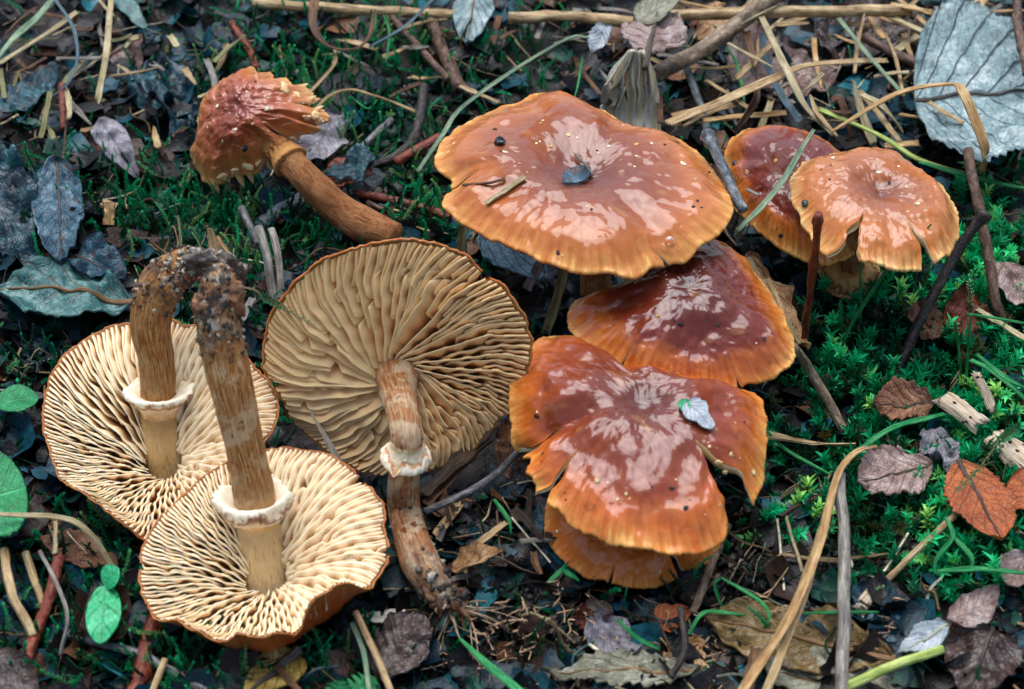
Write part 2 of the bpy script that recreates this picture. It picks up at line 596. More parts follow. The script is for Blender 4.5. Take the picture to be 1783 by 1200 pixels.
def build_cap_top(parent, name, px, ctr, zc, n, mat, mflesh, mgill, H=0.010, p=2.0, dep=0.003, dw=0.22, rimdown=0.002, und=0.0015, wrink=0.0003,
                  cuts=(), folds=(), droops=(), bites=(), seed=0, nth=340, nr=60, thick=0.0045, jag=0.012, rimw=0.0012, gills=70):
    """cap seen from above: cuts = (px, t_in, half opening rad, lift), folds = (px, amp, width), droops = (px, amp, width, t0)"""
    n = nrm(n)
    c0 = Z(ctr[0], ctr[1], zc)
    e1, e2, g, R, Rj = polar_outline(px, c0, n, nth, jag, seed)
    # columns; duplicate a column at each cut
    cols = list(g)
    cutinfo = []
    for (q, tin, op, lift) in cuts:
        a = ang_of(q[0], q[1], c0, n, e1, e2)
        cutinfo.append((a, tin, op, lift))
    th = np.array(sorted(cols + [a - 1e-5 for a, *_ in cutinfo] + [a + 1e-5 for a, *_ in cutinfo]))
    th = np.unique(th)
    nc = len(th)
    Rc = np.interp(th, np.r_[g, 2 * math.pi], np.r_[R, R[0]])
    t = np.linspace(0, 1, nr) ** 0.85
    t[0] = 0.004
    TH = np.repeat(th[None], nr, 0)
    T = np.repeat(t[:, None], nc, 1)
    RR = np.repeat(Rc[None], nr, 0)
    Rcj = np.interp(th, np.r_[g, 2 * math.pi], np.r_[Rj, Rj[0]])
    RR = RR + (Rcj - Rc)[None] * sstep(0.84, 1.0, T)
    for (q, depth, wd) in bites:
        a = ang_of(q[0], q[1], c0, n, e1, e2)
        d = adiff(th, a)
        k = np.exp(-(d / wd) ** 4) * depth * (1 + 0.25 * vn(th * 70, s=seed + 3))
        RR = RR * (1 - k[None])
    X0, Y0 = np.cos(TH) * T, np.sin(TH) * T
    h = H * (1 - T ** p) - dep * np.exp(-(T / dw) ** 2)
    h = h - rimdown * sstep(0.78, 1.0, T)
    h = h + und * fbm(X0 * 1.7 + seed, Y0 * 1.7, s=seed + 1) * sstep(0.05, 0.5, T)
    h = h + rimw * T ** 4 * fbm(np.cos(TH) * 2.6, np.sin(TH) * 2.6, s=seed + 2)
    h = h + wrink * fbm(X0 * 9, Y0 * 9, s=seed + 6, o=4)
    h = h + 0.00016 * sstep(0.6, 0.97, T) * vn(TH * 38, T * 1.5, s=seed + 7)
    for (q, amp, wd) in folds:
        a = ang_of(q[0], q[1], c0, n, e1, e2)
        h = h + amp * np.exp(-(adiff(TH, a) * T / wd) ** 2) * sstep(0.12, 0.55, T)
    for (q, amp, wd, t0) in droops:
        a = ang_of(q[0], q[1], c0, n, e1, e2)
        h = h - amp * np.exp(-(adiff(TH, a) / wd) ** 4) * sstep(t0, 1.05, T)
    TH2 = TH.copy()
    for (a, tin, op, lift) in cutinfo:
        d = adiff(TH, a)
        eps = op * np.clip((T - tin) / (1 - tin), 0, 1) * (1 + 0.5 * vn(T * 11 + seed, a * 3, s=seed + 13)) + 0.0
        TH2 = TH2 + 0.035 * vn(T * 7 + seed, s=seed + 15) * np.clip((T - tin) / (1 - tin) * 3, 0, 1) * np.exp(-np.abs(d) / 0.12)
        sg = np.where(d >= 0, 1.0, -1.0)
        TH2 = TH2 + sg * eps * np.exp(-np.abs(d) / 0.35)
        h = h + lift * np.clip((T - tin) / (1 - tin), 0, 1) ** 1.3 * (d > 0) * np.exp(-np.abs(d) / 0.30)
        # torn edges curl down a little
        h = h - 0.0010 * np.exp(-np.abs(d) / 0.05) * np.clip((T - tin) / (1 - tin), 0, 1)
    # flesh thickness, underside
    tk = 0.0009 + thick * (1 - T) ** 0.8
    RR = RR * sstep(-0.05, 0.75, T) + RR.mean() * (1 - sstep(-0.05, 0.75, T))
    P2 = c0 + (RR * T)[..., None] * (np.cos(TH2)[..., None] * e1 + np.sin(TH2)[..., None] * e2)
    top = P2 + h[..., None] * n
    bot = P2 * 1.0 + (h - tk)[..., None] * n
    # rounded rim row
    rim = c0 + (RR[-1] * 1.004)[:, None] * (np.cos(TH2[-1])[:, None] * e1 + np.sin(TH2[-1])[:, None] * e2) + (h[-1] - tk[-1] * 0.5)[:, None] * n
    V = np.vstack([top.reshape(-1, 3), rim, bot[::-1].reshape(-1, 3)])
    vv = np.r_[np.repeat(t[:, None], nc, 1).ravel() * 0.985, np.full(nc, 0.995), np.full(nr * nc, 1.0)]
    uu = np.r_[np.tile(th, nr), th, np.tile(th, nr)] / (2 * math.pi)
    rows = 2 * nr + 1
    Q = gq(rows, nc, wrap=True)
    mi = np.zeros(len(Q), int)
    ri = np.arange(len(Q)) // nc
    ci = np.arange(len(Q)) % nc
    mi[ri >= nr + 1] = 1
    keep = np.ones(len(Q), bool)
    extra = []
    rt = np.r_[t, 1.0, t[::-1]]
    for (a, tin, op, lift) in cutinfo:
        j = int(np.searchsorted(th, a)) - 1
        tq = np.minimum(rt[:-1], rt[1:])[ri]
        keep &= ~((ci == j) & (tq >= tin))
        i0 = int(np.searchsorted(t, tin))
        for i in range(i0, nr - 1):
            for jj in (j, (j + 1) % nc):
                b0 = (rows - 1 - i) * nc + jj
                b1 = (rows - 2 - i) * nc + jj
                extra.append([i * nc + jj, (i + 1) * nc + jj, b1, b0])
    Q = Q[keep]; mi = mi[keep]
    if extra:
        Q = np.vstack([Q, np.array(extra)]); mi = np.r_[mi, np.ones(len(extra), int)]
    cap = mk(name, V, Q, mats=[mat, mflesh], midx=mi, uv=np.stack([uu, vv], 1), parent=parent)
    # gills hang from the underside, one blade after another
    gv, gqd, guv = [], [], []
    for k in range(gills):
        a = 2 * math.pi * (k + 0.3 * random.random()) / gills
        if any(abs(adiff(a, ca)) < op * 1.6 for ca, ti, op, l in cutinfo):
            continue
        Ra = float(np.interp(a, th, RR[-1]))
        ts = np.linspace(0.2 if k % 3 == 0 else 0.5, 0.95, 9)
        jn = int(np.searchsorted(th, a)) % nc
        ht = np.interp(ts, t, (h - tk)[:, jn])
        aa = np.array([float(np.interp(x, t, TH2[:, jn])) for x in ts])
        d = np.cos(aa)[:, None] * e1 + np.sin(aa)[:, None] * e2
        b = c0 + (Ra * ts)[:, None] * d + (ht + 0.0002)[:, None] * n
        e = b - n * (0.0034 * np.sin(np.pi * np.clip((ts - 0.1) / 0.9, 0, 1)) ** 0.7 + 0.0003)[:, None]
        tn = np.cross(n, d) * 0.00022
        o = len(gv) * 27
        gv.append(np.vstack([b + tn, e, b - tn])); gqd.append(gq(3, 9, off=o))
        guv.append(np.stack([np.tile(ts, 3), np.repeat([0.2, 1.0, 0.2], 9)], 1))
    gl = mk('gills', np.vstack(gv), np.vstack(gqd), mat=mgill, uv=np.vstack(guv), parent=cap)
    gl['kind'] = 'stuff'
    return cap, c0, n

def build_cap_gill(parent, px, ctr, zc, n, mat, mgill, mbase, depth=0.013, dq=1.6, gh=0.0045, bow=0.006, count=120, lean=0.4, wav=1.0, seed=0, nth=300, nr=40,
                   t_stem=0.13, curls=(), cuts=(), off=(0, 0), thick=0.003, gthick=0.00030, jag=0.012, wander=0.30, break_=0.10):
    """cap lying gills up: centre plane = rim; n points out of the gill side"""
    n = nrm(n)
    c0 = Z(ctr[0], ctr[1], zc)
    e1, e2, g, _, R = polar_outline(px, c0, n, nth, jag, seed)
    th = np.r_[g, 2 * math.pi]
    Rg = np.r_[R, R[0]]
    off3 = e1 * off[0] + e2 * off[1]        # shift of the stem centre within the disc
    def curl_of(a):
        v = 0.0
        for (q, amp, wd) in curls:
            v = v + amp * np.exp(-(adiff(a, ang_of(q[0], q[1], c0, n, e1, e2)) / wd) ** 4)
        return v
    def warp(a, t):
        x = np.asarray(a, float)
        for (q, tin, op) in cuts:
            ca = ang_of(q[0], q[1], c0, n, e1, e2)
            d = adiff(x, ca)
            x = x + np.where(d >= 0, 1, -1) * op * np.clip((t - tin) / (1 - tin), 0, 1) * np.exp(-np.abs(d) / 0.25)
        return x
    def surf(a, t):
        """point and height of the gill-edge surface"""
        a, t = np.broadcast_arrays(np.asarray(a, float), np.asarray(t, float))
        r = np.interp(a % (2 * math.pi), th, Rg)
        cu = curl_of(a % (2 * math.pi))
        k = sstep(0.80, 1.0, t)
        tt = t * (1 - 0.06 * k * cu * 2)
        a2 = warp(a, t)
        P = c0 + (r * tt)[..., None] * (np.cos(a2)[..., None] * e1 + np.sin(a2)[..., None] * e2) + off3 * ((1 - t) ** 1.0)[..., None]
        hh = -depth * (1 - t) ** dq + bow * (t * (1 - t)) * 2.2 + 0.0016 * t ** 2 * fbm(np.cos(a) * 1.7 + seed, np.sin(a) * 1.7, t * 1.5, s=seed + 9)
        hh = hh + cu * 0.016 * k
        return P, hh
    def gheight(t):
        return gh * np.clip((1.0 - t) / 0.25, 0, 1) ** 0.7 * sstep(0.0, 0.22, t + 0.08)
    # cap body: gill-side base sheet, rim and the outer skin
    t = np.linspace(0.02, 1, nr)
    A, T = np.meshgrid(g, t)
    P, hh = surf(A, T)
    gb = gheight(T)
    base_s = P + (hh - gb - 0.0002)[..., None] * n
    ex = thick * (1 - T ** 2.5) + 0.0010
    outer = P + (hh - gb - 0.0002 - ex)[..., None] * n
    Pr, hr = surf(g, np.full(nth, 1.0))
    rad = nrm_rows(Pr - c0)
    rim = Pr + rad * 0.0003 + (hr - 0.0005)[:, None] * n
    V = np.vstack([base_s.reshape(-1, 3), rim, outer[::-1].reshape(-1, 3), (c0 + off3 + n * (hh[0].mean() - gb[0].mean() - ex[0].mean()))[None]])
    rows = 2 * nr + 1
    Q = gq(rows, nth, wrap=True)
    ri = np.arange(len(Q)) // nth
    mi = np.where(ri < nr - 1, 1, 0)
    keep = np.ones(len(Q), bool)
    rt = np.r_[t, 1.0, t[::-1]]
    for (q, tin, op) in cuts:
        ca = ang_of(q[0], q[1], c0, n, e1, e2)
        j = int(np.searchsorted(g, ca)) - 1
        keep &= ~((np.arange(len(Q)) % nth == j) & (np.minimum(rt[:-1], rt[1:])[ri] >= tin))
    Q = Q[keep]; mi = mi[keep]
    k = len(V) - 1
    j = np.arange(nth)
    tr = np.stack([(rows - 1) * nth + j, np.full(nth, k), (rows - 1) * nth + (j + 1) % nth], 1)
    vv = np.r_[np.repeat(t, nth), np.full(nth, 0.99), np.repeat(t[::-1], nth), 0.0]
    uu = np.r_[np.tile(g, nr), g, np.tile(g, nr), 0] / (2 * math.pi)
    cap = mk('cap', V, Q, tr, mats=[mat, mbase], midx=np.r_[mi, np.zeros(nth, int)], uv=np.stack([uu, vv], 1), parent=parent)
    # every gill is its own blade
    m = 30
    sp = 2 * math.pi / count
    for k in range(count):
        tier = (0, 2, 1, 2)[k % 4] if count > 60 else 0
        t0 = (t_stem, 0.30 + 0.2 * random.random(), 0.52 + 0.2 * random.random())[tier]
        a0 = (k + 0.22 * (random.random() - 0.5)) * sp
        t1 = 0.975 + 0.02 * random.random()
        ts = np.linspace(t0, t1, m)
        # sideways wander, shared by neighbours so that blades nest
        amp = wav * sp * (0.06 + 1.0 * np.exp(-((ts - t_stem) / 0.20) ** 2))
        dl = amp * (vn(a0 * 1.6, ts * 7, s=seed + 31) + 0.25 * vn(a0 * 3, ts * 15, s=seed + 33))
        dl = dl + wander * sp * fbm(a0 * 1.1, ts * 2.2, s=seed + 35)
        # short gills converge on their neighbours
        aa = a0 + dl
        le = lean * (1 + 0.35 * vn(a0 * 3, s=seed + 37)) + 0.10 * wav * vn(a0 * 2.9, ts * 6, s=seed + 39)
        P0, h0 = surf(aa, ts)
        Pn, _ = surf(aa + 0.01, ts)
        tan = nrm_rows(Pn - P0)
        gg = gheight(ts) * (1 + 0.10 * vn(a0 * 5, ts * 6, s=seed + 41))
        if tier:
            gg = gg * sstep(-0.04, 0.12, (ts - t0) / (t1 - t0)) * (0.90 if tier == 1 else 0.82)
        if random.random() < break_:
            bk = t0 + (t1 - t0) * (0.3 + 0.5 * random.random())
            gg = gg * (1 - 0.55 * np.exp(-((ts - bk) / 0.02) ** 2))
        hb = h0 - gheight(ts)
        base = P0 + (hb - 0.0003)[:, None] * n
        ed = P0 + (hb + gg)[:, None] * n + tan * (le * gg)[:, None]
        mid = base * 0.42 + ed * 0.58 + tan * (0.12 * gg * np.sin(ts * 40 + k))[:, None]
        tw = gthick * (0.8 + 0.4 * random.random())
        V = np.vstack([base - tan * tw * 1.7, mid - tan * tw * 1.15, ed - tan * tw * 0.35, ed + tan * tw * 0.35, mid + tan * tw * 1.15, base + tan * tw * 1.7])
        uv = np.stack([np.tile(ts, 6), np.repeat([0, 0.5, 1, 1, 0.5, 0], m)], 1)
        mk('gill', V, gq(6, m), mat=mgill, uv=uv, parent=cap)
    return cap, c0, n, e1, e2, off3, depth

def nrm_rows(a):
    return a / (np.linalg.norm(a, axis=-1, keepdims=True) + 1e-12)

def build_stem(parent, pts, rad, mat, seed=0, n=60, seg=40, bump=0.05, ridged=0.03, name='stem'):
    P = spline(pts, n)
    s = np.linspace(0, 1, n)
    r = np.interp(s, np.linspace(0, 1, len(rad)), rad)
    T, A, B = frames(P)
    th = np.linspace(0, 2 * math.pi, seg + 1)
    rr = r[:, None] * (1 + bump * fbm(np.cos(th)[None] * 1.2 + seed, np.sin(th)[None] * 1.2, s[:, None] * 6, s=seed)
                       + ridged * vn(np.cos(th)[None] * 6, np.sin(th)[None] * 6, s[:, None] * 5 + seed, s=seed + 5))
    V = P[:, None] + rr[..., None] * (np.cos(th)[None, :, None] * A[:, None] + np.sin(th)[None, :, None] * B[:, None])
    uv = np.stack(np.broadcast_arrays((th / (2 * math.pi))[None], s[:, None]), -1).reshape(-1, 2)
    V = np.vstack([V.reshape(-1, 3), P[:1], P[-1:] + T[-1] * r[-1] * 0.4])
    uv = np.vstack([uv, [[0.5, 0]], [[0.5, 1]]])
    k = len(V); j = np.arange(seg); e = (n - 1) * (seg + 1)
    tr = np.vstack([np.stack([j + 1, j, np.full(seg, k - 2)], 1), np.stack([e + j, e + j + 1, np.full(seg, k - 1)], 1)])
    return mk(name, V, gq(n, seg + 1), tr, mat=mat, uv=uv, parent=parent), P, T, A, B, r

def build_ring(parent, P, T, A, B, r, s0, prof, mat, seed=0, ragged=0.10, squash=None):
    """prof = (along, out) in units of the stem radius, from the outer foot over the lip to the inner foot; along is measured on the stem"""
    n = len(P)
    i = int(s0 * (n - 1))
    p, t, a, b, rad = P[i], T[i], A[i], B[i], r[i]
    seg = 72
    th = np.linspace(0, 2 * math.pi, seg + 1)
    pr = spline(np.array(prof, float), 30)
    k = np.arange(len(pr)) / (len(pr) - 1)
    lip = np.exp(-((k - 0.52) / 0.16) ** 2)
    rg = ragged * (fbm(np.cos(th) * 2.2 + seed, np.sin(th) * 2.2, s=seed) + 0.55 * vn(th * 11, s=seed + 3) + 0.4 * vn(th * 23, s=seed + 4))
    along = pr[:, 0][:, None] * rad + lip[:, None] * rg[None] * rad * 1.6
    out = pr[:, 1][:, None] * rad * (1 + 0.7 * lip[:, None] * rg[None]) + rad * 0.06 * fbm(np.cos(th)[None] * 6, np.sin(th)[None] * 6, k[:, None] * 9, s=seed + 5)
    V = p + along[..., None] * t + out[..., None] * (np.cos(th)[None, :, None] * a + np.sin(th)[None, :, None] * b)
    uv = np.stack(np.broadcast_arrays((th / (2 * math.pi))[None], k[:, None]), -1).reshape(-1, 2)
    return mk('ring', V.reshape(-1, 3), gq(len(pr), seg + 1), mat=mat, uv=uv, parent=parent)

UPZ = np.array([0, 0, 1.0])
M_flesh = mat_gill('cap_flesh', c(238, 214, 170), c(226, 186, 128), c(190, 130, 70))
M_gillhid = mat_gill('gill_tan', c(222, 186, 130), c(190, 140, 82), c(130, 80, 38))
M_stemhid = mat_stem('stem_tan', c(120, 62, 26), c(176, 112, 54), c(216, 170, 110), c(226, 190, 140))

CAP_A = mat_cap('cap_skin_orange', c(92, 34, 13), c(140, 68, 24), c(184, 102, 36), c(226, 168, 90), 0.34)
CAP_B = mat_cap('cap_skin_redbrown', c(72, 20, 6), c(112, 38, 10), c(190, 100, 28), c(230, 172, 92), 0.46)
CAP_C = mat_cap('cap_skin_chestnut', c(84, 30, 12), c(136, 56, 18), c(196, 98, 28), c(228, 164, 82), 0.46)
CAP_D = mat_cap('cap_skin_tawny', c(140, 60, 18), c(180, 92, 32), c(194, 102, 34), c(218, 146, 72), 0.25)
CAP_E = mat_cap('cap_skin_small', c(104, 44, 18), c(158, 88, 42), c(188, 110, 44), c(236, 190, 118), 0.22)
CAP_F = mat_cap('cap_skin_torn', c(116, 38, 16), c(158, 76, 38), c(190, 116, 60), c(226, 178, 112), 0.34, streak=0.5)
CAP_U = mat_cap('cap_skin_outer', c(160, 56, 14), c(190, 70, 16), c(194, 84, 26), c(200, 126, 64), 0.3)

def top_stem(parent, c0, n, hmid, ground_px=None, rad=(0.0042, 0.0046), lean=(0, 0), mat=None):
    p1 = c0 + nrm(n) * (hmid)
    if ground_px is not None:
        p0 = G(ground_px[0], ground_px[1], -0.004)
    else:
        p0 = np.array([c0[0] + lean[0], c0[1] + lean[1], 0.0]); p0[2] = float(tz(p0[0], p0[1])) - 0.005
    pm = (p0 + p1) / 2 + np.array([0.0015, 0.001, 0])
    return build_stem(parent, [p0, pm, p1], rad, mat or M_stemhid, seed=int(abs(c0[0]) * 9999) % 50, n=30, seg=24)

def gp(u, v, z):
    p = Z(u, v, z)
    p[2] = float(tz(p[0], p[1]))
    return p

# big cap
t5 = thing('mushroom', gp(1015, 318, 0.046), 'broad flat orange-brown mushroom cap with a dark leaf scrap in its hollow', 'mushroom')
px5 = [(757, 262), (765, 240), (800, 210), (850, 185), (905, 172), (935, 158), (965, 158), (1005, 172), (1040, 188), (1090, 207), (1150, 218), (1195, 238), (1225, 265), (1250, 290), (1268, 325), (1278, 362), (1262, 388), (1228, 410), (1192, 432), (1178, 437), (1160, 438), (1148, 428), (1133, 440), (1125, 452), (1100, 462), (1060, 459), (1000, 458), (950, 445), (905, 425), (862, 405), (820, 385), (785, 365), (768, 352), (775, 330), (800, 318), (798, 310), (762, 314), (757, 290)]
cap5, c5, n5 = build_cap_top(t5, 'cap', px5, (1015, 318), 0.046, (-0.02, 0.05, 1), CAP_A, M_flesh, M_gillhid, H=0.0065, p=2.2, dep=0.0045, dw=0.30, rimdown=0.0022, und=0.0016,
    cuts=[((775, 318), 0.72, 0.045, 0.0014), ((1150, 430), 0.86, 0.02, 0.0)], folds=[((900, 430), 0.001, 0.12), ((1170, 425), -0.0022, 0.10), ((940, 165), 0.0016, 0.3)], seed=5, rimw=0.0010, jag=0.007)
top_stem(t5, c5, n5, -0.002, lean=(0.005, 0.006))

# red-brown cap behind the small one
t6 = thing('mushroom', gp(1372, 335, 0.028), 'glossy red-brown mushroom cap half hidden behind a smaller orange cap', 'mushroom')
px6 = [(1260, 262), (1266, 240), (1285, 220), (1330, 212), (1400, 222), (1450, 240), (1490, 280), (1510, 340), (1505, 400), (1480, 438), (1440, 450), (1400, 440), (1360, 424), (1330, 402), (1300, 368), (1275, 320), (1258, 290), (1268, 272)]
cap6, c6, n6 = build_cap_top(t6, 'cap', px6, (1385, 335), 0.026, (-0.10, -0.10, 1), CAP_B, M_flesh, M_gillhid, H=0.0085, p=2.2, dep=0.0025, rimdown=0.0025, und=0.0012, seed=6, folds=[((1262, 275), -0.001, 0.08)])
top_stem(t6, c6, n6, 0.001, lean=(0.006, 0.008))

# small orange cap with two splits, ring showing below
t7 = thing('mushroom', G(1478, 505, 0.0), 'small orange cap with split margin on a stem with a ragged tan ring', 'mushroom')
px7 = [(1378, 318), (1380, 296), (1400, 274), (1440, 258), (1500, 249), (1550, 255), (1585, 272), (1620, 297), (1650, 325), (1668, 352), (1672, 388), (1660, 420), (1640, 445), (1612, 458), (1570, 463), (1520, 458), (1478, 448), (1440, 420), (1415, 398), (1395, 360)]
cap7, c7, n7 = build_cap_top(t7, 'cap', px7, (1528, 345), 0.040, (0.0, 0.0, 1), CAP_E, M_flesh, M_gillhid, H=0.0060, p=2.4, dep=0.0042, dw=0.30, rimdown=0.0020, und=0.0011,
    cuts=[((1478, 430), 0.52, 0.17, 0.0022), ((1612, 450), 0.55, 0.07, 0.0012)], seed=7)
st7 = build_stem(t7, [G(1478, 505, -0.003), c7 * 0.55 + G(1478, 505, 0.0) * 0.45 + np.array([-0.003, -0.002, 0.0]), c7 - UPZ * 0.0035], (0.0042, 0.0032, 0.0034), mat_stem('stem_dark_top', c(70, 34, 14), c(140, 86, 40), c(196, 150, 96), c(206, 166, 112)), seed=3, n=40)
M_ring_tan = mat_ring('ring_tan', c(222, 180, 116), c(186, 120, 56), c(130, 74, 30))
build_ring(t7, *st7[1:], 0.34, [(0.9, 1.0), (0.1, 1.15), (-0.6, 1.8), (-1.0, 2.3), (-1.15, 1.9), (-0.9, 1.3), (-0.7, 1.0)], M_ring_tan, seed=4, ragged=0.16)

# middle cap under the big one
t8 = thing('mushroom', gp(1195, 540, 0.030), 'shiny dark red conical cap tucked under the rim of the broad cap', 'mushroom')
px8 = [(990, 548), (996, 525), (1030, 508), (1080, 495), (1110, 470), (1140, 430), (1180, 405), (1240, 405), (1285, 430), (1320, 475), (1352, 525), (1375, 565), (1386, 605), (1383, 632), (1340, 655), (1295, 664), (1288, 655), (1280, 663), (1230, 666), (1160, 660), (1105, 650), (1075, 640), (1062, 622), (1040, 600), (1005, 580)]
cap8, c8, n8 = build_cap_top(t8, 'cap', px8, (1195, 545), 0.029, (0.0, -0.10, 1), CAP_B, M_flesh, M_gillhid, H=0.0105, p=1.7, dep=0.0012, dw=0.12, rimdown=0.0018, und=0.0013,
    cuts=[((1290, 662), 0.90, 0.022, 0.0004), ((1072, 640), 0.80, 0.03, -0.0010)], folds=[((1050, 560), -0.0016, 0.12), ((1130, 650), 0.0014, 0.15), ((1330, 600), 0.001, 0.2)], seed=8)
top_stem(t8, c8, n8, 0.004)

# front double cap
t9 = thing('mushroom', gp(1120, 745, 0.026), 'large front orange cap with wet centre and a bitten notch in its margin', 'mushroom')
px9 = [(888, 720), (884, 690), (892, 645), (910, 605), (945, 578), (985, 573), (1025, 583), (1055, 610), (1075, 638), (1120, 640), (1180, 645), (1250, 652), (1295, 668), (1322, 690), (1333, 730), (1333, 790), (1328, 815), (1322, 840), (1302, 858), (1296, 885), (1290, 905), (1270, 928), (1225, 942), (1170, 948), (1110, 944), (1050, 928), (1000, 905), (962, 876), (945, 850), (935, 862), (916, 822), (926, 780), (922, 772), (893, 762)]
cap9, c9, n9 = build_cap_top(t9, 'cap', px9, (1115, 735), 0.025, (0.0, -0.06, 1), CAP_C, M_flesh, M_gillhid, H=0.0095, p=2.0, dep=0.003, dw=0.20, rimdown=0.0020, und=0.0019, wrink=0.00038,
    cuts=[((1290, 866), 0.50, 0.17, -0.0030), ((938, 858), 0.60, 0.05, 0.0018), ((905, 770), 0.55, 0.07, 0.0034), ((1062, 615), 0.66, 0.08, 0.0010)],
    folds=[((935, 760), -0.0034, 0.11), ((1320, 700), 0.0015, 0.2), ((890, 680), 0.0020, 0.25), ((1050, 605), -0.0022, 0.14), ((920, 820), 0.0012, 0.12)],
    droops=[((1330, 835), 0.0035, 0.20, 0.72)], seed=9)
top_stem(t9, c9, n9, 0.003, lean=(0, 0.006))

# lower cap below it
t10 = thing('mushroom', gp(1100, 905, 0.0105), 'low tawny cap tucked beneath the margin of the front cap', 'mushroom')
px10 = [(948, 905), (952, 870), (985, 840), (1050, 825), (1130, 820), (1200, 830), (1250, 860), (1268, 905), (1262, 930), (1240, 962), (1212, 985), (1190, 985), (1172, 1003), (1130, 1015), (1085, 1014), (1040, 1003), (995, 980), (965, 950)]
cap10, c10, n10 = build_cap_top(t10, 'cap', px10, (1105, 915), 0.0085, (0.0, -0.14, 1), CAP_D, M_flesh, M_gillhid, H=0.0055, p=2.2, dep=0.001, rimdown=0.002, und=0.0008,
    cuts=[((1186, 985), 0.45, 0.075, -0.0012), ((1062, 1010), 0.80, 0.022, 0.0003)], seed=10, nr=48)
top_stem(t10, c10, n10, 0.001)

# upturned mushrooms with gills showing
M_g2 = mat_gill('gill_ochre', c(252, 214, 156), c(234, 182, 120), c(160, 100, 50))
M_g34 = mat_gill('gill_cream', c(248, 230, 194), c(226, 188, 134), c(150, 90, 44))
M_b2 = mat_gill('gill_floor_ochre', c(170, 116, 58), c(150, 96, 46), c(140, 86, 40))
M_b34 = mat_gill('gill_floor_cream_shaded', c(150, 98, 52), c(130, 80, 40), c(120, 72, 36))  # floor darkened: shade between the blades put into its colour
M_ringw = mat_ring('ring_white', c(246, 234, 204), c(204, 158, 98), c(150, 92, 38))

t2 = thing('mushroom', G(640, 812, 0.0), 'upturned mushroom with ochre gills, lying on its edge, stem bent downwards', 'mushroom')
px2 = [(458, 620), (462, 585), (478, 540), (505, 502), (545, 464), (600, 438), (660, 423), (730, 420), (790, 436), (830, 458), (840, 478), (866, 488), (892, 520), (915, 560), (926, 600), (918, 645), (900, 690), (890, 722), (868, 735), (845, 760), (815, 795), (770, 815), (715, 822), (665, 826), (625, 818), (575, 790), (525, 755), (498, 722), (492, 690), (478, 668), (462, 655)]
n2 = nrm((0.02, -math.cos(math.radians(17)), math.sin(math.radians(17))))
pc2 = YP(690, 625, -0.041)
r2 = build_cap_gill(t2, px2, (690, 625), pc2[2], n2, CAP_U, M_g2, M_b2, depth=0.0045, dq=1.2, gh=0.0050, bow=0.003, count=132, lean=0.9, wav=0.3, seed=2, off=(0.0, -0.0065), t_stem=0.10,
                    cuts=[((838, 488), 0.86, 0.03), ((485, 668), 0.84, 0.03), ((700, 822), 0.5, 0.02)], wander=0.45, break_=0.35, gthick=0.00046)
b2 = r2[1] + r2[5] - n2 * 0.008
p2e = G(800, 1062, 0.003)
st2 = build_stem(t2, [b2, b2 + n2 * 0.010 + UPZ * -0.001, YP(708, 760, -0.0665), G(702, 880, 0.0105), G(728, 970, 0.0085), G(762, 1025, 0.006), p2e], (0.0056, 0.0044, 0.0038, 0.0036, 0.0040, 0.0046, 0.0030),
                 mat_stem('stem_scaly', c(96, 46, 22), c(164, 104, 58), c(216, 184, 140), c(216, 196, 160), fib=40, sc_=9.0, pale_amt=0.6, dirty=0.5), seed=2, bump=0.08, n=80)
build_ring(t2, *st2[1:], 0.435, [(-1.3, 1.0), (-0.8, 1.06), (-0.3, 1.3), (0.05, 1.6), (0.35, 1.62), (0.35, 1.3), (0.15, 1.0)], mat_ring('ring_rust', c(244, 230, 200), c(214, 190, 140), c(196, 120, 52)), seed=6, ragged=0.18)

t3 = thing('mushroom', G(280, 905, 0.0), 'upturned mushroom with cream gills and a hooked brown stem through a white ring', 'mushroom')
px3 = [(72, 740), (76, 700), (92, 650), (125, 605), (175, 572), (240, 562), (320, 566), (390, 590), (440, 635), (478, 682), (485, 712), (472, 745), (440, 800), (400, 850), (350, 900), (300, 935), (255, 945), (215, 925), (165, 890), (120, 850), (95, 810), (88, 775)]
n3 = nrm((0.0, -math.sin(math.radians(20)), math.cos(math.radians(20))))
r3 = build_cap_gill(t3, px3, (278, 750), 0.0215, n3, CAP_U, M_g34, M_b34, depth=0.0125, dq=1.7, gh=0.0050, bow=0.004, count=156, off=(0.0, -0.006), lean=0.35, wav=1.0, seed=3, t_stem=0.16, curls=[((170, 900), 0.35, 0.4)], gthick=0.00031)
b3 = r3[1] + r3[5] - n3 * 0.0185
y3 = b3[1]
M_st3 = mat_stem('stem_fibrous_brown', c(96, 52, 18), c(164, 100, 40), c(232, 194, 130), c(216, 180, 124), fib=70, sc_=12.0, pale_amt=0.3, dirty=0.9, foot=0.42)
st3 = build_stem(t3, [b3, YP(280, 740, y3 + 0.006), YP(273, 640, y3 + 0.0115), YP(262, 560, y3 + 0.017), YP(285, 490, y3 + 0.022), YP(345, 452, y3 + 0.026)], (0.0054, 0.0052, 0.0042, 0.0042, 0.0047, 0.0055, 0.0040), M_st3, seed=13, bump=0.07, n=90)
build_ring(t3, *st3[1:], 0.40, [(-1.5, 1.03), (-0.95, 1.2), (-0.5, 1.65), (-0.15, 1.98), (0.12, 1.95), (0.10, 1.7), (-0.12, 1.3), (-0.25, 1.0)], M_ringw, seed=7, ragged=0.15)

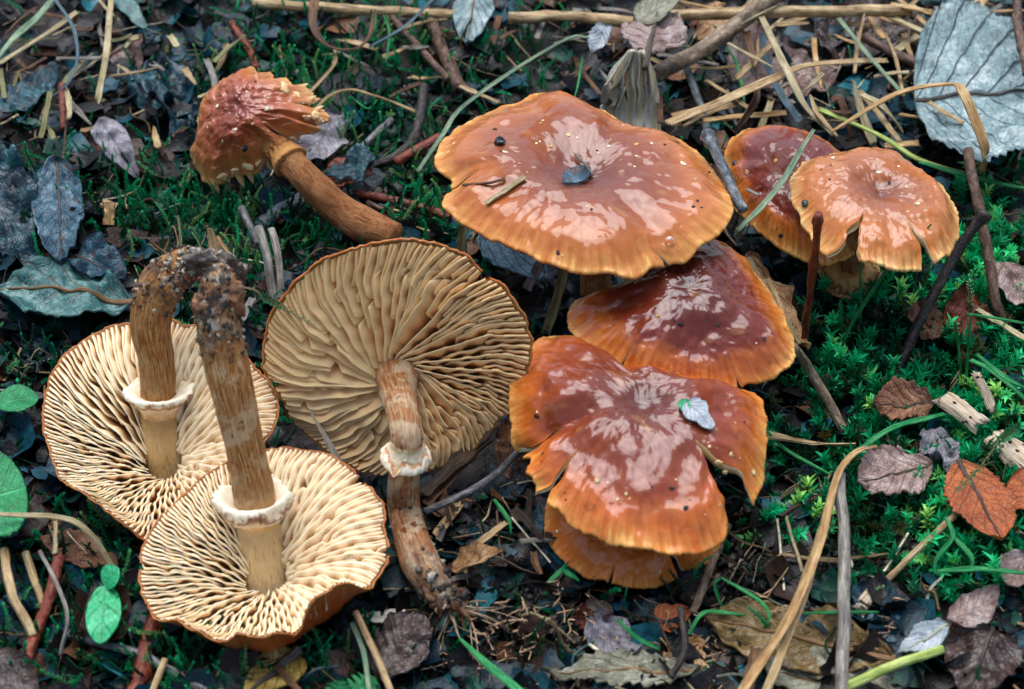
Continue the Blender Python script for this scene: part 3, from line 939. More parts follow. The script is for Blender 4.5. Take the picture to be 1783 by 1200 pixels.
t4 = thing('mushroom', G(455, 1120, 0.0), 'upturned mushroom with pale cream gills, rust rim and tall muddy-footed stem', 'mushroom')
px4 = [(243, 1000), (247, 960), (262, 925), (300, 880), (345, 835), (400, 800), (460, 780), (520, 778), (575, 790), (610, 812), (625, 830), (650, 850), (668, 885), (667, 920), (678, 965), (660, 1000), (640, 1035), (620, 1060), (560, 1100), (520, 1130), (470, 1150), (420, 1145), (350, 1130), (300, 1100), (262, 1065), (247, 1030)]
n4 = nrm((0.02, -math.sin(math.radians(14)), math.cos(math.radians(14))))
r4 = build_cap_gill(t4, px4, (458, 965), 0.0165, n4, CAP_U, M_g34, M_b34, depth=0.0140, dq=1.7, gh=0.0052, bow=0.0045, count=160, off=(0.0, -0.002), lean=0.30, wav=1.0, seed=4, t_stem=0.16,
                    curls=[((590, 1090), 0.8, 0.34), ((455, 1150), 0.65, 0.34), ((330, 1120), 0.4, 0.3)], cuts=[((630, 832), 0.82, 0.03), ((676, 962), 0.90, 0.03), ((246, 985), 0.9, 0.02)], gthick=0.00031)
b4 = r4[1] + r4[5] - n4 * 0.0200
y4 = b4[1]
M_st4 = mat_stem('stem_fibrous_tan', c(100, 52, 18), c(176, 110, 46), c(236, 206, 150), c(236, 210, 164), fib=64, sc_=13.0, pale_amt=0.5, dirty=1.0, foot=0.42)
st4 = build_stem(t4, [b4, YP(458, 960, y4 + 0.005), YP(440, 845, y4 + 0.010), YP(408, 700, y4 + 0.018), YP(384, 580, y4 + 0.026), YP(378, 500, y4 + 0.031), YP(392, 482, y4 + 0.034)], (0.0066, 0.0060, 0.0047, 0.0045, 0.0046, 0.0050, 0.0048, 0.0035), M_st4, seed=14, bump=0.07, n=110)
build_ring(t4, *st4[1:], 0.335, [(-1.4, 1.03), (-0.95, 1.25), (-0.75, 1.6), (-0.35, 1.85), (0.15, 1.88), (0.32, 1.66), (0.05, 1.3), (-0.2, 1.0)], M_ringw, seed=8, ragged=0.24)
# muddy lumps and a socket at the root end of the front stem
def lump(parent, name, p, r, mat, seed, sq=(1, 1, 1)):
    a = np.linspace(0, math.pi, 18)[:, None]; b = np.linspace(0, 2 * math.pi, 25)[None]
    d = np.stack(np.broadcast_arrays(np.sin(a) * np.cos(b), np.sin(a) * np.sin(b), np.cos(a)), -1)
    rr = r * (1 + 0.42 * fbm(d[..., 0] * 1.8 + seed, d[..., 1] * 1.8, d[..., 2] * 1.8, s=seed, o=4))
    V = (p + d * rr[..., None] * np.array(sq)).reshape(-1, 3)
    uv = np.stack(np.broadcast_arrays(b / 6.283, a / 3.1416), -1).reshape(-1, 2)
    return mk(name, V, gq(18, 25), mat=mat, uv=uv, parent=parent)
M_mud = mat_bark(c(30, 28, 27), c(84, 76, 68), c(190, 180, 162), 0.5)
M_knob = mat_stem('stem_foot', c(74, 42, 24), c(136, 86, 54), c(186, 146, 108), c(120, 104, 90), fib=9, sc_=7, pale_amt=0.5)
for q, (u, v, dy, r, mm, nm) in enumerate([(360, 528, 0.0280, 0.0030, M_knob, 'foot_knob'), (405, 515, 0.0295, 0.0032, M_knob, 'foot_knob'), (388, 490, 0.0315, 0.0022, M_mud, 'mud_lump')]):
    lump(t4, nm, YP(u, v, y4 + dy), r, mm, 60 + q, (1, 0.9, 1.35))
for q, (u, v, dy, r) in enumerate([(350, 450, 0.0235, 0.0030), (385, 456, 0.0265, 0.0030), (408, 470, 0.028, 0.0024)]):
    lump(t3, 'mud_lump', YP(u, v, y3 + dy), r, M_mud, 80 + q, (1.2, 1, 0.9))
def soil_crust(parent, st, s0, s1, cnt, seed, rmin=0.0002, rmax=0.0011):
    """crumbs of earth stuck to the root end of a stem"""
    r_ = random.Random(seed)
    P, T, A, B, rad = st[1:]
    V, Q, C_, o_ = [], [], [], 0
    a = np.linspace(0, math.pi, 5)[:, None]; b = np.linspace(0, 2 * math.pi, 7)[None]
    d = np.stack(np.broadcast_arrays(np.sin(a) * np.cos(b), np.sin(a) * np.sin(b), np.cos(a)), -1)
    for q in range(cnt):
        f = s0 + (s1 - s0) * r_.random() ** 0.7
        i = min(int(f * (len(P) - 1)), len(P) - 1)
        an = r_.uniform(0, 6.283)
        sz = rmin * (rmax / rmin) ** r_.random()
        p = P[i] + (A[i] * math.cos(an) + B[i] * math.sin(an)) * rad[i] * 1.02
        dd = d * (sz * (1 + 0.9 * vn(d[..., 0] * 2.6 + q, d[..., 1] * 2.6, d[..., 2] * 2.6, s=seed)))[..., None]
        V.append((p + dd).reshape(-1, 3)); Q.append(gq(5, 7, off=o_)); o_ += 35
        C_.append(np.tile(np.array(r_.choice([c(40, 36, 34), c(64, 58, 52), c(92, 76, 60), c(120, 84, 54), c(196, 184, 160), c(110, 62, 34), c(60, 40, 26)])[:3]), (35, 1)))
    g_ = mk('soil_crust', np.vstack(V), np.vstack(Q), mat=M_crust, col=np.vstack(C_), parent=parent)
    g_['kind'] = 'stuff'
M_crust = mat_col('soil_crust', 0.5, 0.5, 0.0003, 2200)
soil_crust(t4, st4, 0.76, 1.0, 330, 1, rmin=0.00015, rmax=0.0007)
soil_crust(t3, st3, 0.70, 1.0, 330, 2, rmin=0.00015, rmax=0.0007)
soil_crust(t2, st2, 0.86, 1.0, 110, 3, rmax=0.0014)
soil_crust(t2, st2, 0.5, 0.86, 26, 4, rmax=0.0006)
# frayed strips, white mould and root threads at the foot of the scaly stem
def strand(parent, name, pts, r0, r1, mat, seed):
    P = spline(pts, 14)
    V, Q, Tr, uv = tube_data(P, np.linspace(r0, r1, 14), 7, 0.25, seed=seed)
    mk(name, V, Q, Tr, mat=mat, uv=uv, parent=parent)
M_fray = mat_stem('stem_fray', c(70, 32, 16), c(128, 72, 38), c(190, 150, 106), c(206, 186, 150), fib=8, sc_=5, pale_amt=0.5)
for q in range(9):
    i = random.randint(56, 76)
    an = random.uniform(0, 6.28)
    p = st2[1][i] + (st2[3][i] * math.cos(an) + st2[4][i] * math.sin(an)) * st2[5][i] * 0.95
    e = st2[1][-1] + np.array([random.uniform(-0.006, 0.004), random.uniform(-0.005, 0.001), random.uniform(-0.001, 0.003)])
    strand(t2, 'frayed_strip', [p, (p + e) / 2 + np.array([random.uniform(-0.002, 0.001), 0, random.uniform(0, 0.002)]), e], 0.0009, 0.0003, M_fray, q)
M_root = mat_straw(c(120, 84, 60), c(176, 146, 116), c(220, 200, 172))
for q in range(26):
    p = st2[1][-1] + np.array([random.uniform(-0.003, 0.003), random.uniform(-0.002, 0.002), random.uniform(-0.001, 0.002)])
    an = random.uniform(-2.6, 0.4); L = random.uniform(0.006, 0.017)
    e = p + np.array([math.cos(an) * L, math.sin(an) * L, 0]); e[2] = float(tz(e[0], e[1])) + random.uniform(0, 0.003)
    strand(t2, 'root', [p, (p + e) / 2 + np.array([random.uniform(-0.002, 0.002), random.uniform(-0.002, 0.002), 0.001]), e], 0.00026, 0.00008, M_root, q)
for stx, par, cnt in ((st3, t3, 8), (st4, t4, 6)):
    for q in range(cnt):
        p = stx[1][-3] + np.array([random.uniform(-0.003, 0.003), random.uniform(-0.003, 0.001), random.uniform(-0.001, 0.003)])
        e = p + np.array([random.uniform(-0.007, 0.008), random.uniform(-0.004, 0.004), random.uniform(-0.006, 0.009)])
        strand(par, 'root', [p, (p + e) / 2 + np.array([random.uniform(-0.002, 0.002), 0, 0.001]), e], 0.00022, 0.00006, M_root, q)

# torn mushroom lying at the back
t1 = thing('mushroom', G(470, 330, 0.0), 'tattered mushroom with torn ragged cap margin lying on its side', 'mushroom')
px1 = [(330, 275), (338, 240), (345, 195), (365, 160), (395, 135), (425, 118), (440, 112), (452, 128), (470, 122), (478, 142), (500, 138), (515, 152), (525, 148), (540, 165), (552, 180), (572, 205), (560, 222), (530, 215), (515, 238), (505, 262), (480, 262), (460, 280), (440, 300), (425, 298), (408, 305), (395, 300), (372, 318), (350, 312)]
n1 = nrm((-0.34, -0.50, 0.80))
cap1, c1, n1 = build_cap_top(t1, 'cap', px1, (445, 218), 0.024, n1, CAP_F, M_flesh, M_gillhid, H=0.0125, p=2.1, dep=0.001, dw=0.2, rimdown=0.0015, und=0.0016, wrink=0.0005, jag=0.03, rimw=0.0012,
    cuts=[((512, 248), 0.50, 0.07, 0.0), ((552, 178), 0.72, 0.06, 0.001), ((455, 125), 0.80, 0.04, 0.0)], folds=[((530, 190), -0.0016, 0.2)], seed=21, nr=56)
s1a = c1 - n1 * 0.002 + np.array([0.002, 0, 0.0])
st1 = build_stem(t1, [s1a, Z(500, 275, 0.021), Z(548, 325, 0.0165), Z(610, 380, 0.009), G(690, 412, 0.004)], (0.0040, 0.0043, 0.0042, 0.0046, 0.0054, 0.0040), mat_stem('stem_rusty', c(92, 44, 18), c(144, 84, 40), c(200, 146, 88), c(190, 136, 84), fib=56, sc_=18.0, pale_amt=0.45), seed=11, bump=0.06, n=60)
build_ring(t1, *st1[1:], 0.30, [(-2.2, 1.02), (-1.2, 1.05), (-0.4, 1.12), (0.1, 1.30), (0.22, 1.26), (0.26, 1.1), (0.30, 1.0)], mat_ring('ring_fringed', c(184, 132, 74), c(160, 100, 50), c(116, 64, 28)), seed=9, ragged=0.16)
for q, (u, v) in enumerate([(398, 312), (420, 312), (436, 305), (452, 296), (470, 288), (484, 282), (376, 322), (530, 168), (548, 172), (560, 190), (535, 150)]):
    a = onplane(u - (6 if v > 250 else 14), v - (16 if v > 250 else -10), c1 - n1 * 0.0015, n1)
    b = a + (np.array([0.0012, -0.001, -0.0045]) if v > 250 else np.array([0.0028, 0.001, 0.0022])) * (0.8 + 0.6 * random.random())
    P = spline([a, (a + b) / 2 + n1 * 0.0006, b], 6)
    V, Q, Tr, uv = tube_data(P, np.array([0.0014, 0.0013, 0.001, 0.0008, 0.0005, 0.0001]), 6, 0.2, seed=q)
    mk('veil_shred', V, Q, Tr, mat=M_flesh, uv=uv, parent=t1)

# ------------------------------------------------------------------ fallen leaves
def leaf_outline(kind, s):
    if kind == 'oval':
        return np.sin(np.pi * s ** 0.95) ** 0.75
    if kind == 'ovate':
        return np.sin(np.pi * s ** 0.62) ** 0.85
    if kind == 'round':
        return np.sin(np.pi * s ** 0.85) ** 0.52
    if kind == 'lance':
        return np.sin(np.pi * s ** 0.8) ** 1.15
    if kind == 'shred':
        return np.clip(np.minimum(s * 6, (1 - s) * 5), 0, 1) ** 0.4 * (0.75 + 0.25 * np.sin(s * 5))
    if kind == 'oak':
        return np.sin(np.pi * s ** 0.75) ** 0.7 * (0.8 + 0.28 * np.sin(s * 31))
    return np.sin(np.pi * s)

def build_leaf(name, base, tip, wpx, label, mat, kind='oval', h=(0.003, 0.005), group=None, cat='leaf', serr=0.0, ns=16, fold=0.15, curl=0.0, roll=0.0, crum=0.0012,
               quilt=0.0, nv=7.0, slope=0.9, ragged=0.0, edgecurl=0.0, seed=0, midrib=None, mr=0.0004, petiole=0.0, nl=None, nw=21, arch=0.0, pts=None, parent=None, thick=0.00022):
    """leaf from base pixel to tip pixel, wpx half width in pixels, h = heights above ground at base and tip"""
    if pts is not None:
        B, T = pts[0], pts[1]
        hw = wpx
    else:
        B, T = G(base[0], base[1], h[0]), G(tip[0], tip[1], h[1])
        mx, my = (base[0] + tip[0]) / 2, (base[1] + tip[1]) / 2
        dx, dy = tip[0] - base[0], tip[1] - base[1]
        L = math.hypot(dx, dy)
        zc = (B[2] + T[2]) / 2
        q = Z(mx - dy / L * wpx, my + dx / L * wpx, zc) - Z(mx, my, zc)
        ax = nrm((T - B) * np.array([1, 1, 0]))
        hw = np.linalg.norm(q - ax * np.dot(q, ax))
    nl = nl or (64 if serr else 46)
    X = T - B
    Ln = np.linalg.norm(X)
    X = X / Ln
    up = pts[2] if pts is not None and len(pts) > 2 else UPZ
    Yv = nrm(np.cross(up, X))
    Zv = np.cross(X, Yv)
    cr, sr = math.cos(roll), math.sin(roll)
    Y2, Z2 = Yv * cr + Zv * sr, Zv * cr - Yv * sr
    s = np.linspace(0.0, 1.0, nl)
    e = np.linspace(-1, 1, nw)
    S, E = np.meshgrid(s, e, indexing='ij')
    W = leaf_outline(kind, S) * hw
    sd_ = np.sign(E)
    if serr:
        ph = (S * ns) % 1.0
        W = W * (1 + serr * (ph - 0.5) * np.abs(E) ** 6)
    if ragged:
        W = W * (1 - ragged * np.clip(fbm(S * 5 + seed, sd_ * 3, s=seed + 50) + 0.1, 0, 1) * np.abs(E) ** 0.5)
    yl = E * W
    xl = S * Ln + 0.10 * hw * np.abs(E) * np.sin(np.pi * S)
    r2_ = (yl / (hw + 1e-9))
    zl = fold * np.abs(r2_) * hw + curl * hw * (r2_ ** 2) + arch * Ln * 4 * S * (1 - S)
    zl = zl + edgecurl * hw * np.abs(E) ** 5 * (0.5 + 0.5 * vn(S * 4, sd_ * 2, s=seed + 51))
    zl = zl + crum * fbm(xl * 130 + seed, yl * 130, s=seed + 52) * (0.4 + 0.6 * np.abs(E))
    zl = zl + crum * 0.35 * vn(xl * 420 + seed, yl * 420, s=seed + 53)
    if quilt:
        ph = (S * nv - np.abs(E) ** 0.85 * slope * nv * 0.35) % 1.0
        zl = zl + quilt * (np.sin(np.pi * ph) - 0.5) * np.clip(np.abs(E) * 4, 0, 1)
    P = B + xl[..., None] * X + yl[..., None] * Y2 + zl[..., None] * Z2
    nn = Z2 * thick
    V = np.vstack([(P + nn).reshape(-1, 3), (P - nn).reshape(-1, 3)])
    k = nl * nw
    q1 = gq(nl, nw)
    q2 = gq(nl, nw, off=k)[:, ::-1]
    i = np.arange(nl - 1)
    ed = []
    for col_ in (0, nw - 1):
        a = i * nw + col_
        ed.append(np.stack([a, a + nw, a + nw + k, a + k], 1))
    uv = np.stack([np.tile(S.ravel(), 2), np.tile(E.ravel() * 0.5 + 0.5, 2)], 1)
    if parent is None:
        th_ = thing(name, np.array([B[0], B[1], min(B[2], T[2])]), label, cat, group)
    else:
        th_ = parent
    bl = mk('blade', V, np.vstack([q1, q2] + ed), mat=mat, uv=uv, parent=th_)
    if midrib is not None:
        mid = P[:, nw // 2] + Z2 * (thick + mr * 0.3)
        if petiole:
            mid = np.vstack([mid[0] - X * petiole + UPZ * -petiole * 0.25, mid[0] - X * petiole * 0.5, mid])
        M_ = spline(mid[:: 4], 30)
        V2, Q2, T2, uv2 = tube_data(M_, np.linspace(mr * 1.2, mr * 0.25, 30), 6, 0.1, seed=seed)
        mk('midrib', V2, Q2, T2, mat=midrib, uv=uv2, parent=th_)
    return th_

K = lambda *a: c(*a)
ML = {
 'silver': mat_leaf(K(66, 90, 92), K(124, 148, 148), K(190, 202, 198), K(22, 38, 40), 6, 1.1, 0.85, 0.5, 0.65, fine=0.8),
 'white': mat_leaf(K(150, 164, 170), K(196, 204, 208), K(226, 230, 232), K(96, 110, 116), 7, 1.0, 0.6, 0.5, 0.3),
 'bluegrey': mat_leaf(K(90, 130, 148), K(134, 176, 192), K(180, 206, 214), K(40, 56, 62), 4, 1.2, 0.8, 0.4, 0.25),
 'teal': mat_leaf(K(4, 30, 38), K(10, 66, 78), K(60, 118, 124), K(8, 22, 26), 7, 0.9, 0.3, 0.32, 0.7),
 'tealdark': mat_leaf(K(2, 16, 22), K(5, 42, 52), K(28, 86, 98), K(4, 12, 14), 7, 0.9, 0.3, 0.28, 0.6),
 'tealgreen': mat_leaf(K(10, 52, 52), K(36, 98, 96), K(112, 152, 142), K(92, 78, 58), 6, 0.9, 0.7, 0.4, 0.45),
 'slate': mat_leaf(K(10, 36, 48), K(34, 78, 96), K(106, 136, 146), K(14, 26, 32), 7, 0.9, 0.4, 0.38, 0.75, spotc=K(96, 62, 44)),
 'lilac': mat_leaf(K(86, 84, 90), K(134, 130, 136), K(176, 170, 172), K(70, 60, 58), 7, 0.9, 0.5, 0.5, 0.4, spotc=K(104, 70, 50)),
 'lilacbrown': mat_leaf(K(96, 72, 62), K(148, 120, 108), K(182, 164, 158), K(76, 60, 56), 6, 0.9, 0.6, 0.4, 0.4, spotc=K(120, 66, 36)),
 'brown': mat_leaf(K(70, 40, 24), K(118, 74, 46), K(168, 124, 88), K(60, 34, 20), 7, 0.9, 0.6, 0.5, 0.5),
 'tan': mat_leaf(K(112, 74, 42), K(168, 124, 78), K(212, 176, 128), K(92, 58, 32), 6, 0.8, 0.7, 0.55, 0.4),
 'orange': mat_leaf(K(126, 58, 22), K(170, 86, 36), K(192, 112, 58), K(110, 66, 40), 6, 0.9, 0.55, 0.55, 0.35, spotc=K(96, 50, 26)),
 'rust': mat_leaf(K(70, 26, 12), K(116, 48, 20), K(150, 74, 38), K(60, 24, 12), 6, 0.9, 0.5, 0.45, 0.4),
 'olive': mat_leaf(K(56, 44, 20), K(104, 82, 36), K(142, 118, 62), K(150, 116, 70), 6, 1.0, 0.7, 0.4, 0.5, spotc=K(52, 34, 18)),
 'greyolive': mat_leaf(K(84, 84, 66), K(136, 136, 112), K(176, 176, 156), K(110, 84, 50), 7, 1.0, 0.7, 0.5, 0.4),
 'darkbrown': mat_leaf(K(30, 20, 16), K(64, 46, 38), K(116, 96, 86), K(28, 20, 16), 7, 0.9, 0.6, 0.28, 0.5),
 'yellow': mat_leaf(K(120, 96, 36), K(176, 146, 66), K(204, 178, 106), K(70, 50, 20), 5, 0.9, 0.7, 0.5, 0.35, spotc=K(84, 60, 24)),
 'green': mat_leaf(K(4, 82, 36), K(10, 124, 62), K(44, 160, 96), K(90, 180, 120), 7, 0.9, 0.3, 0.45, 0.3),
 'sprout': mat_leaf(K(8, 124, 66), K(22, 162, 98), K(76, 196, 138), K(30, 130, 84), 3, 0.7, 0.35, 0.35, 0.08, fine=0.4),
}
MID_D = mat_straw(K(44, 40, 36), K(76, 68, 60), K(110, 98, 84))
MID_B = mat_straw(K(92, 62, 36), K(136, 100, 62), K(176, 140, 96))
MID_P = mat_straw(K(130, 130, 110), K(176, 176, 150), K(206, 206, 180))
MID_G = mat_straw(K(60, 150, 90), K(110, 186, 130), K(160, 210, 160))

leaves = [
 # base, tip, half width, material, kind, label, options
 ((1592, 178), (1850, 160), 150, 'silver', 'ovate', 'large silvery dead leaf with dark veins beside the golden bent blade', dict(h=(0.014, 0.022), serr=0.05, ns=22, crum=0.0010, ragged=0.04, quilt=0.0007, nv=6, slope=1.1, fold=0.06, curl=0.10, midrib=MID_D, mr=0.0007, arch=0.02, nl=110, nw=41)),
 ((100, 285), (108, 462), 48, 'slate', 'round', 'oval slate-blue leaf lying on dark leaves', dict(h=(0.008, 0.010), fold=0.12, edgecurl=0.25, midrib=MID_D, quilt=0.0004, crum=0.0016)),
 ((-40, 300), (55, 470), 80, 'tealdark', 'ovate', 'crumpled blackish teal leaf under the slate-blue leaf', dict(h=(0.004, 0.003), fold=0.1, crum=0.0034, ragged=0.3, edgecurl=0.2)),
 ((70, 440), (-30, 250), 85, 'teal', 'ovate', 'broad wrinkled teal leaf rotting against the slate leaf', dict(h=(0.002, 0.004), crum=0.0038, ragged=0.25, fold=0.05)),
 ((232, 530), (-10, 505), 52, 'tealgreen', 'oval', 'grey-green leaf with a brown curving midrib above the cream gills', dict(h=(0.007, 0.006), fold=0.10, arch=0.05, midrib=MID_B, mr=0.0008, quilt=0.0008, nv=6, crum=0.0018)),
 ((130, 440), (218, 480), 34, 'slate', 'shred', 'small folded slate leaf over the grey-green one', dict(h=(0.009, 0.007), fold=0.5, crum=0.002, midrib=MID_D)),
 ((20, 585), (200, 640), 36, 'tealdark', 'oval', 'black wet leaf curling beneath the grey-green leaf', dict(h=(0.001, 0.001), crum=0.003, edgecurl=0.4)),
 ((172, 205), (242, 314), 26, 'lilac', 'shred', 'pale mauve-grey shred of leaf standing over black soil', dict(h=(0.012, 0.003), fold=0.25, crum=0.0016, roll=0.3)),
 ((188, 100), (250, 62), 24, 'lilacbrown', 'ovate', 'crinkled mauve-brown leaf piece with a pale midrib', dict(h=(0.004, 0.009), fold=-0.5, midrib=MID_B)),
 ((205, -6), (254, 50), 15, 'tealgreen', 'shred', 'flat grey-green strap of leaf hanging over the mauve-brown piece', dict(h=(0.012, 0.010), crum=0.0006)),
 ((0, 195), (105, 115), 24, 'teal', 'shred', 'teal rotten bark-like leaf strip among straws', dict(h=(0.004, 0.006), crum=0.002, ragged=0.3)),
 ((270, 120), (340, 260), 50, 'tealdark', 'shred', 'black rotten leaf mass beside the tattered cap', dict(h=(0.003, 0.002), crum=0.004, ragged=0.5)),
 ((230, 175), (320, 150), 36, 'teal', 'shred', 'curled teal leaf scrap left of the tattered cap', dict(h=(0.003, 0.003), crum=0.004, ragged=0.5)),
 ((830, -25), (812, 82), 36, 'silver', 'ovate', 'pale silver leaf tip pointing down at the back edge', dict(h=(0.010, 0.006), fold=-0.18, midrib=MID_B, quilt=0.0005, crum=0.001)),
 ((1128, 92), (1150, 10), 58, 'lilacbrown', 'oval', 'pinkish-brown ribbed leaf perched on the dry blade tuft', dict(h=(0.030, 0.030), fold=-0.30, quilt=0.0011, nv=5, slope=1.4, serr=0.1, ns=9, midrib=MID_D, mr=0.0010, petiole=0.006)),
 ((1058, 45), (1030, 96), 18, 'white', 'ovate', 'small white leaf corner beside the dry blade tuft', dict(h=(0.020, 0.014), serr=0.2, ns=7, quilt=0.0005)),
 ((835, 398), (950, 480), 46, 'bluegrey', 'shred', 'smooth blue-grey leaf under the broad cap', dict(h=(0.016, 0.007), fold=0.05, crum=0.0008, quilt=0.0003, nv=4)),
 ((1298, 455), (1405, 615), 32, 'tan', 'ovate', 'crisp tan leaf leaning against the dark red cap', dict(h=(0.012, 0.008), fold=0.35, roll=-0.3, quilt=0.0008, nv=5, midrib=MID_P, mr=0.0006, crum=0.0014)),
 ((1625, 705), (1518, 712), 34, 'brown', 'oval', 'oval brown leaf under the bright arching grass blade', dict(h=(0.0095, 0.0105), serr=0.12, ns=12, quilt=0.0008, crum=0.0016, midrib=MID_D)),
 ((1620, 815), (1492, 842), 46, 'lilacbrown', 'oval', 'wet mauve toothed leaf in moss', dict(h=(0.0095, 0.0095), serr=0.14, ns=11, quilt=0.0007, midrib=MID_D, crum=0.0012)),
 ((1620, 735), (1660, 815), 34, 'lilac', 'shred', 'crumpled grey leaf between the holed wood and mauve leaf', dict(h=(0.011, 0.010), crum=0.0032, ragged=0.3)),
 ((1668, 802), (1745, 940), 54, 'orange', 'oval', 'bright orange toothed oval leaf with a moss sprig across it', dict(h=(0.0125, 0.0115), serr=0.12, ns=17, midrib=MID_D, mr=0.0006, fold=0.08, quilt=0.0004, crum=0.0009)),
 ((1830, 880), (1762, 828), 46, 'orange', 'oval', 'orange leaf half sunk in moss touching the toothed orange leaf', dict(h=(0.010, 0.010), serr=0.12, ns=14, crum=0.001)),
 ((1670, 505), (1705, 590), 40, 'rust', 'oval', 'deep rust leaf standing behind a moss shoot and dark twig', dict(h=(0.010, 0.006), serr=0.1, crum=0.0018, fold=-0.2)),
 ((1600, 530), (1625, 592), 32, 'brown', 'oval', 'brown leaf lying behind the slanting dark twig', dict(h=(0.008, 0.007), serr=0.1, crum=0.0018)),
 ((1735, 450), (1800, 545), 44, 'lilacbrown', 'round', 'mottled pale brown leaf beyond the upright grey twig', dict(h=(0.011, 0.009), crum=0.0022, quilt=0.0006)),
 ((1560, 1150), (1225, 1078), 60, 'olive', 'oval', 'wide olive-brown leaf with pale veins under golden straw', dict(h=(0.004, 0.005), quilt=0.0009, nv=7, midrib=MID_B, mr=0.0007, fold=0.08, nl=100, nw=41, crum=0.0013)),
 ((1560, 1215), (1330, 1165), 54, 'greyolive', 'oval', 'veined grey leaf below the olive leaf', dict(h=(0.005, 0.005), quilt=0.0007, midrib=MID_B, crum=0.001)),
 ((1220, 1172), (940, 1170), 30, 'greyolive', 'lance', 'pointed grey serrated leaf lying on wet soil', dict(h=(0.005, 0.005), serr=0.22, ns=14, quilt=0.0007, nv=9, midrib=MID_B, fold=0.15)),
 ((1655, 1085), (1560, 1145), 24, 'white', 'lance', 'narrow white leaf underside folded on brown leaves', dict(h=(0.009, 0.007), fold=0.3, quilt=0.0005, nv=9, midrib=MID_P)),
 ((1650, 1088), (1740, 1030), 30, 'lilacbrown', 'oval', 'curled mauve-brown leaf end beside the white leaf', dict(h=(0.008, 0.012), fold=-0.35, edgecurl=0.5, crum=0.0014)),
 ((1730, 1090), (1680, 1230), 70, 'darkbrown', 'ovate', 'shiny dark brown leaf at the soil edge', dict(h=(0.007, 0.005), quilt=0.0010, nv=5, midrib=MID_D, crum=0.0018)),
 ((1790, 960), (1755, 1020), 34, 'lilacbrown', 'oval', 'mauve leaf piece half under moss', dict(h=(0.008, 0.006), crum=0.0016)),
 ((1500, 1020), (1560, 1120), 36, 'slate', 'shred', 'crumpled blue-black leaf behind the grey stalk', dict(h=(0.003, 0.003), crum=0.0024, ragged=0.3)),
 ((-60, 880), (46, 850), 78, 'green', 'round', 'large bright green leaf reaching in by the pale bent straw', dict(h=(0.013, 0.014), crum=0.0005, serr=0.06, ns=26, curl=-0.08, quilt=0.0003)),
 ((-5, 705), (66, 690), 24, 'green', 'round', 'small round green leaf over black litter', dict(h=(0.009, 0.009), crum=0.0005, serr=0.05, ns=20)),
 ((610, 1215), (655, 1180), 30, 'green', 'oak', 'green lobed leaf beside the thin straws', dict(h=(0.008, 0.009), serr=0.3, ns=9, fold=0.2)),
 ((585, 1225), (595, 1185), 24, 'green', 'oak', 'toothed green leaf left of the lobed one', dict(h=(0.008, 0.009), serr=0.3, ns=9, fold=0.2)),
 ((520, 1130), (430, 1215), 40, 'yellow', 'shred', 'yellow-brown leaf with a dark midrib under the rust rim', dict(h=(0.006, 0.005), midrib=MID_D, mr=0.0012, fold=0.1)),
 ((205, 985), (70, 935), 30, 'brown', 'oval', 'warm brown leaf behind the pale bent straw', dict(h=(0.005, 0.005), crum=0.001, fold=0.15)),
 ((660, 1190), (735, 1070), 52, 'darkbrown', 'oval', 'dark ribbed leaf beside the scaly stem foot', dict(h=(0.005, 0.006), quilt=0.0010, nv=8, crum=0.0014, arch=0.05)),
 ((1020, 1098), (1012, 1048), 18, 'rust', 'oak', 'tiny rusty lobed leaf upright on wet soil', dict(h=(0.003, 0.007), serr=0.2, ns=8)),
 ((790, 995), (880, 962), 22, 'tan', 'ovate', 'folded tan leaf corner with a stalk on dark litter', dict(h=(0.006, 0.012), fold=0.5)),
 ((930, 860), (975, 1000), 26, 'slate', 'shred', 'dark grey leaf edge below the front cap', dict(h=(0.006, 0.002), crum=0.0016, roll=0.5)),
 ((900, 810), (940, 900), 30, 'darkbrown', 'oval', 'brown-black leaf squeezed behind the front cap', dict(h=(0.004, 0.003), crum=0.002)),
 ((880, 740), (905, 850), 30, 'brown', 'oval', 'reddish brown leaf behind the dark fibrous blades', dict(h=(0.003, 0.003), crum=0.002)),
 ((585, 200), (540, 280), 40, 'lilac', 'round', 'pale grey leaf behind the tattered cap', dict(h=(0.010, 0.004), ragged=0.3, crum=0.0016)),
 ((648, 295), (560, 320), 26, 'rust', 'oval', 'folded rust-orange leaf behind the rusty stem', dict(h=(0.007, 0.006), fold=0.4, crum=0.002)),
 ((655, 280), (565, 300), 22, 'teal', 'shred', 'teal leaf flap above the folded rust-orange leaf', dict(h=(0.011, 0.010), crum=0.002, ragged=0.3)),
 ((1280, 150), (1460, 90), 70, 'lilacbrown', 'shred', 'dark mottled leaf under the crossing straws', dict(h=(0.002, 0.003), crum=0.003, ragged=0.2)),
 ((1420, 60), (1600, 90), 60, 'darkbrown', 'shred', 'brown rotting leaf below the broken hollow stalk', dict(h=(0.002, 0.003), crum=0.003)),
 ((1290, 40), (1220, 20), 50, 'tan', 'shred', 'honey-brown sheath behind the thick diagonal twig', dict(h=(0.006, 0.008), crum=0.001, fold=-0.3)),
 ((1110, 40), (1180, -5), 22, 'greyolive', 'shred', 'cut olive-grey stalk piece above the ribbed leaf', dict(h=(0.030, 0.034), crum=0.0004)),
 ((850, 1085), (1010, 1040), 60, 'darkbrown', 'shred', 'sodden black leaf on the soil by the stem foot', dict(h=(-0.001, 0.0), crum=0.003)),
 ((1030, 1080), (1110, 1150), 40, 'lilac', 'shred', 'pale ridged wet leaf scrap beside the green shoot', dict(h=(0.002, 0.002), crum=0.002)),
 ((1190, 1100), (1200, 1210), 46, 'tan', 'shred', 'shredded tan leaf with pale rootlets', dict(h=(0.004, 0.004), crum=0.0022, ragged=0.4)),
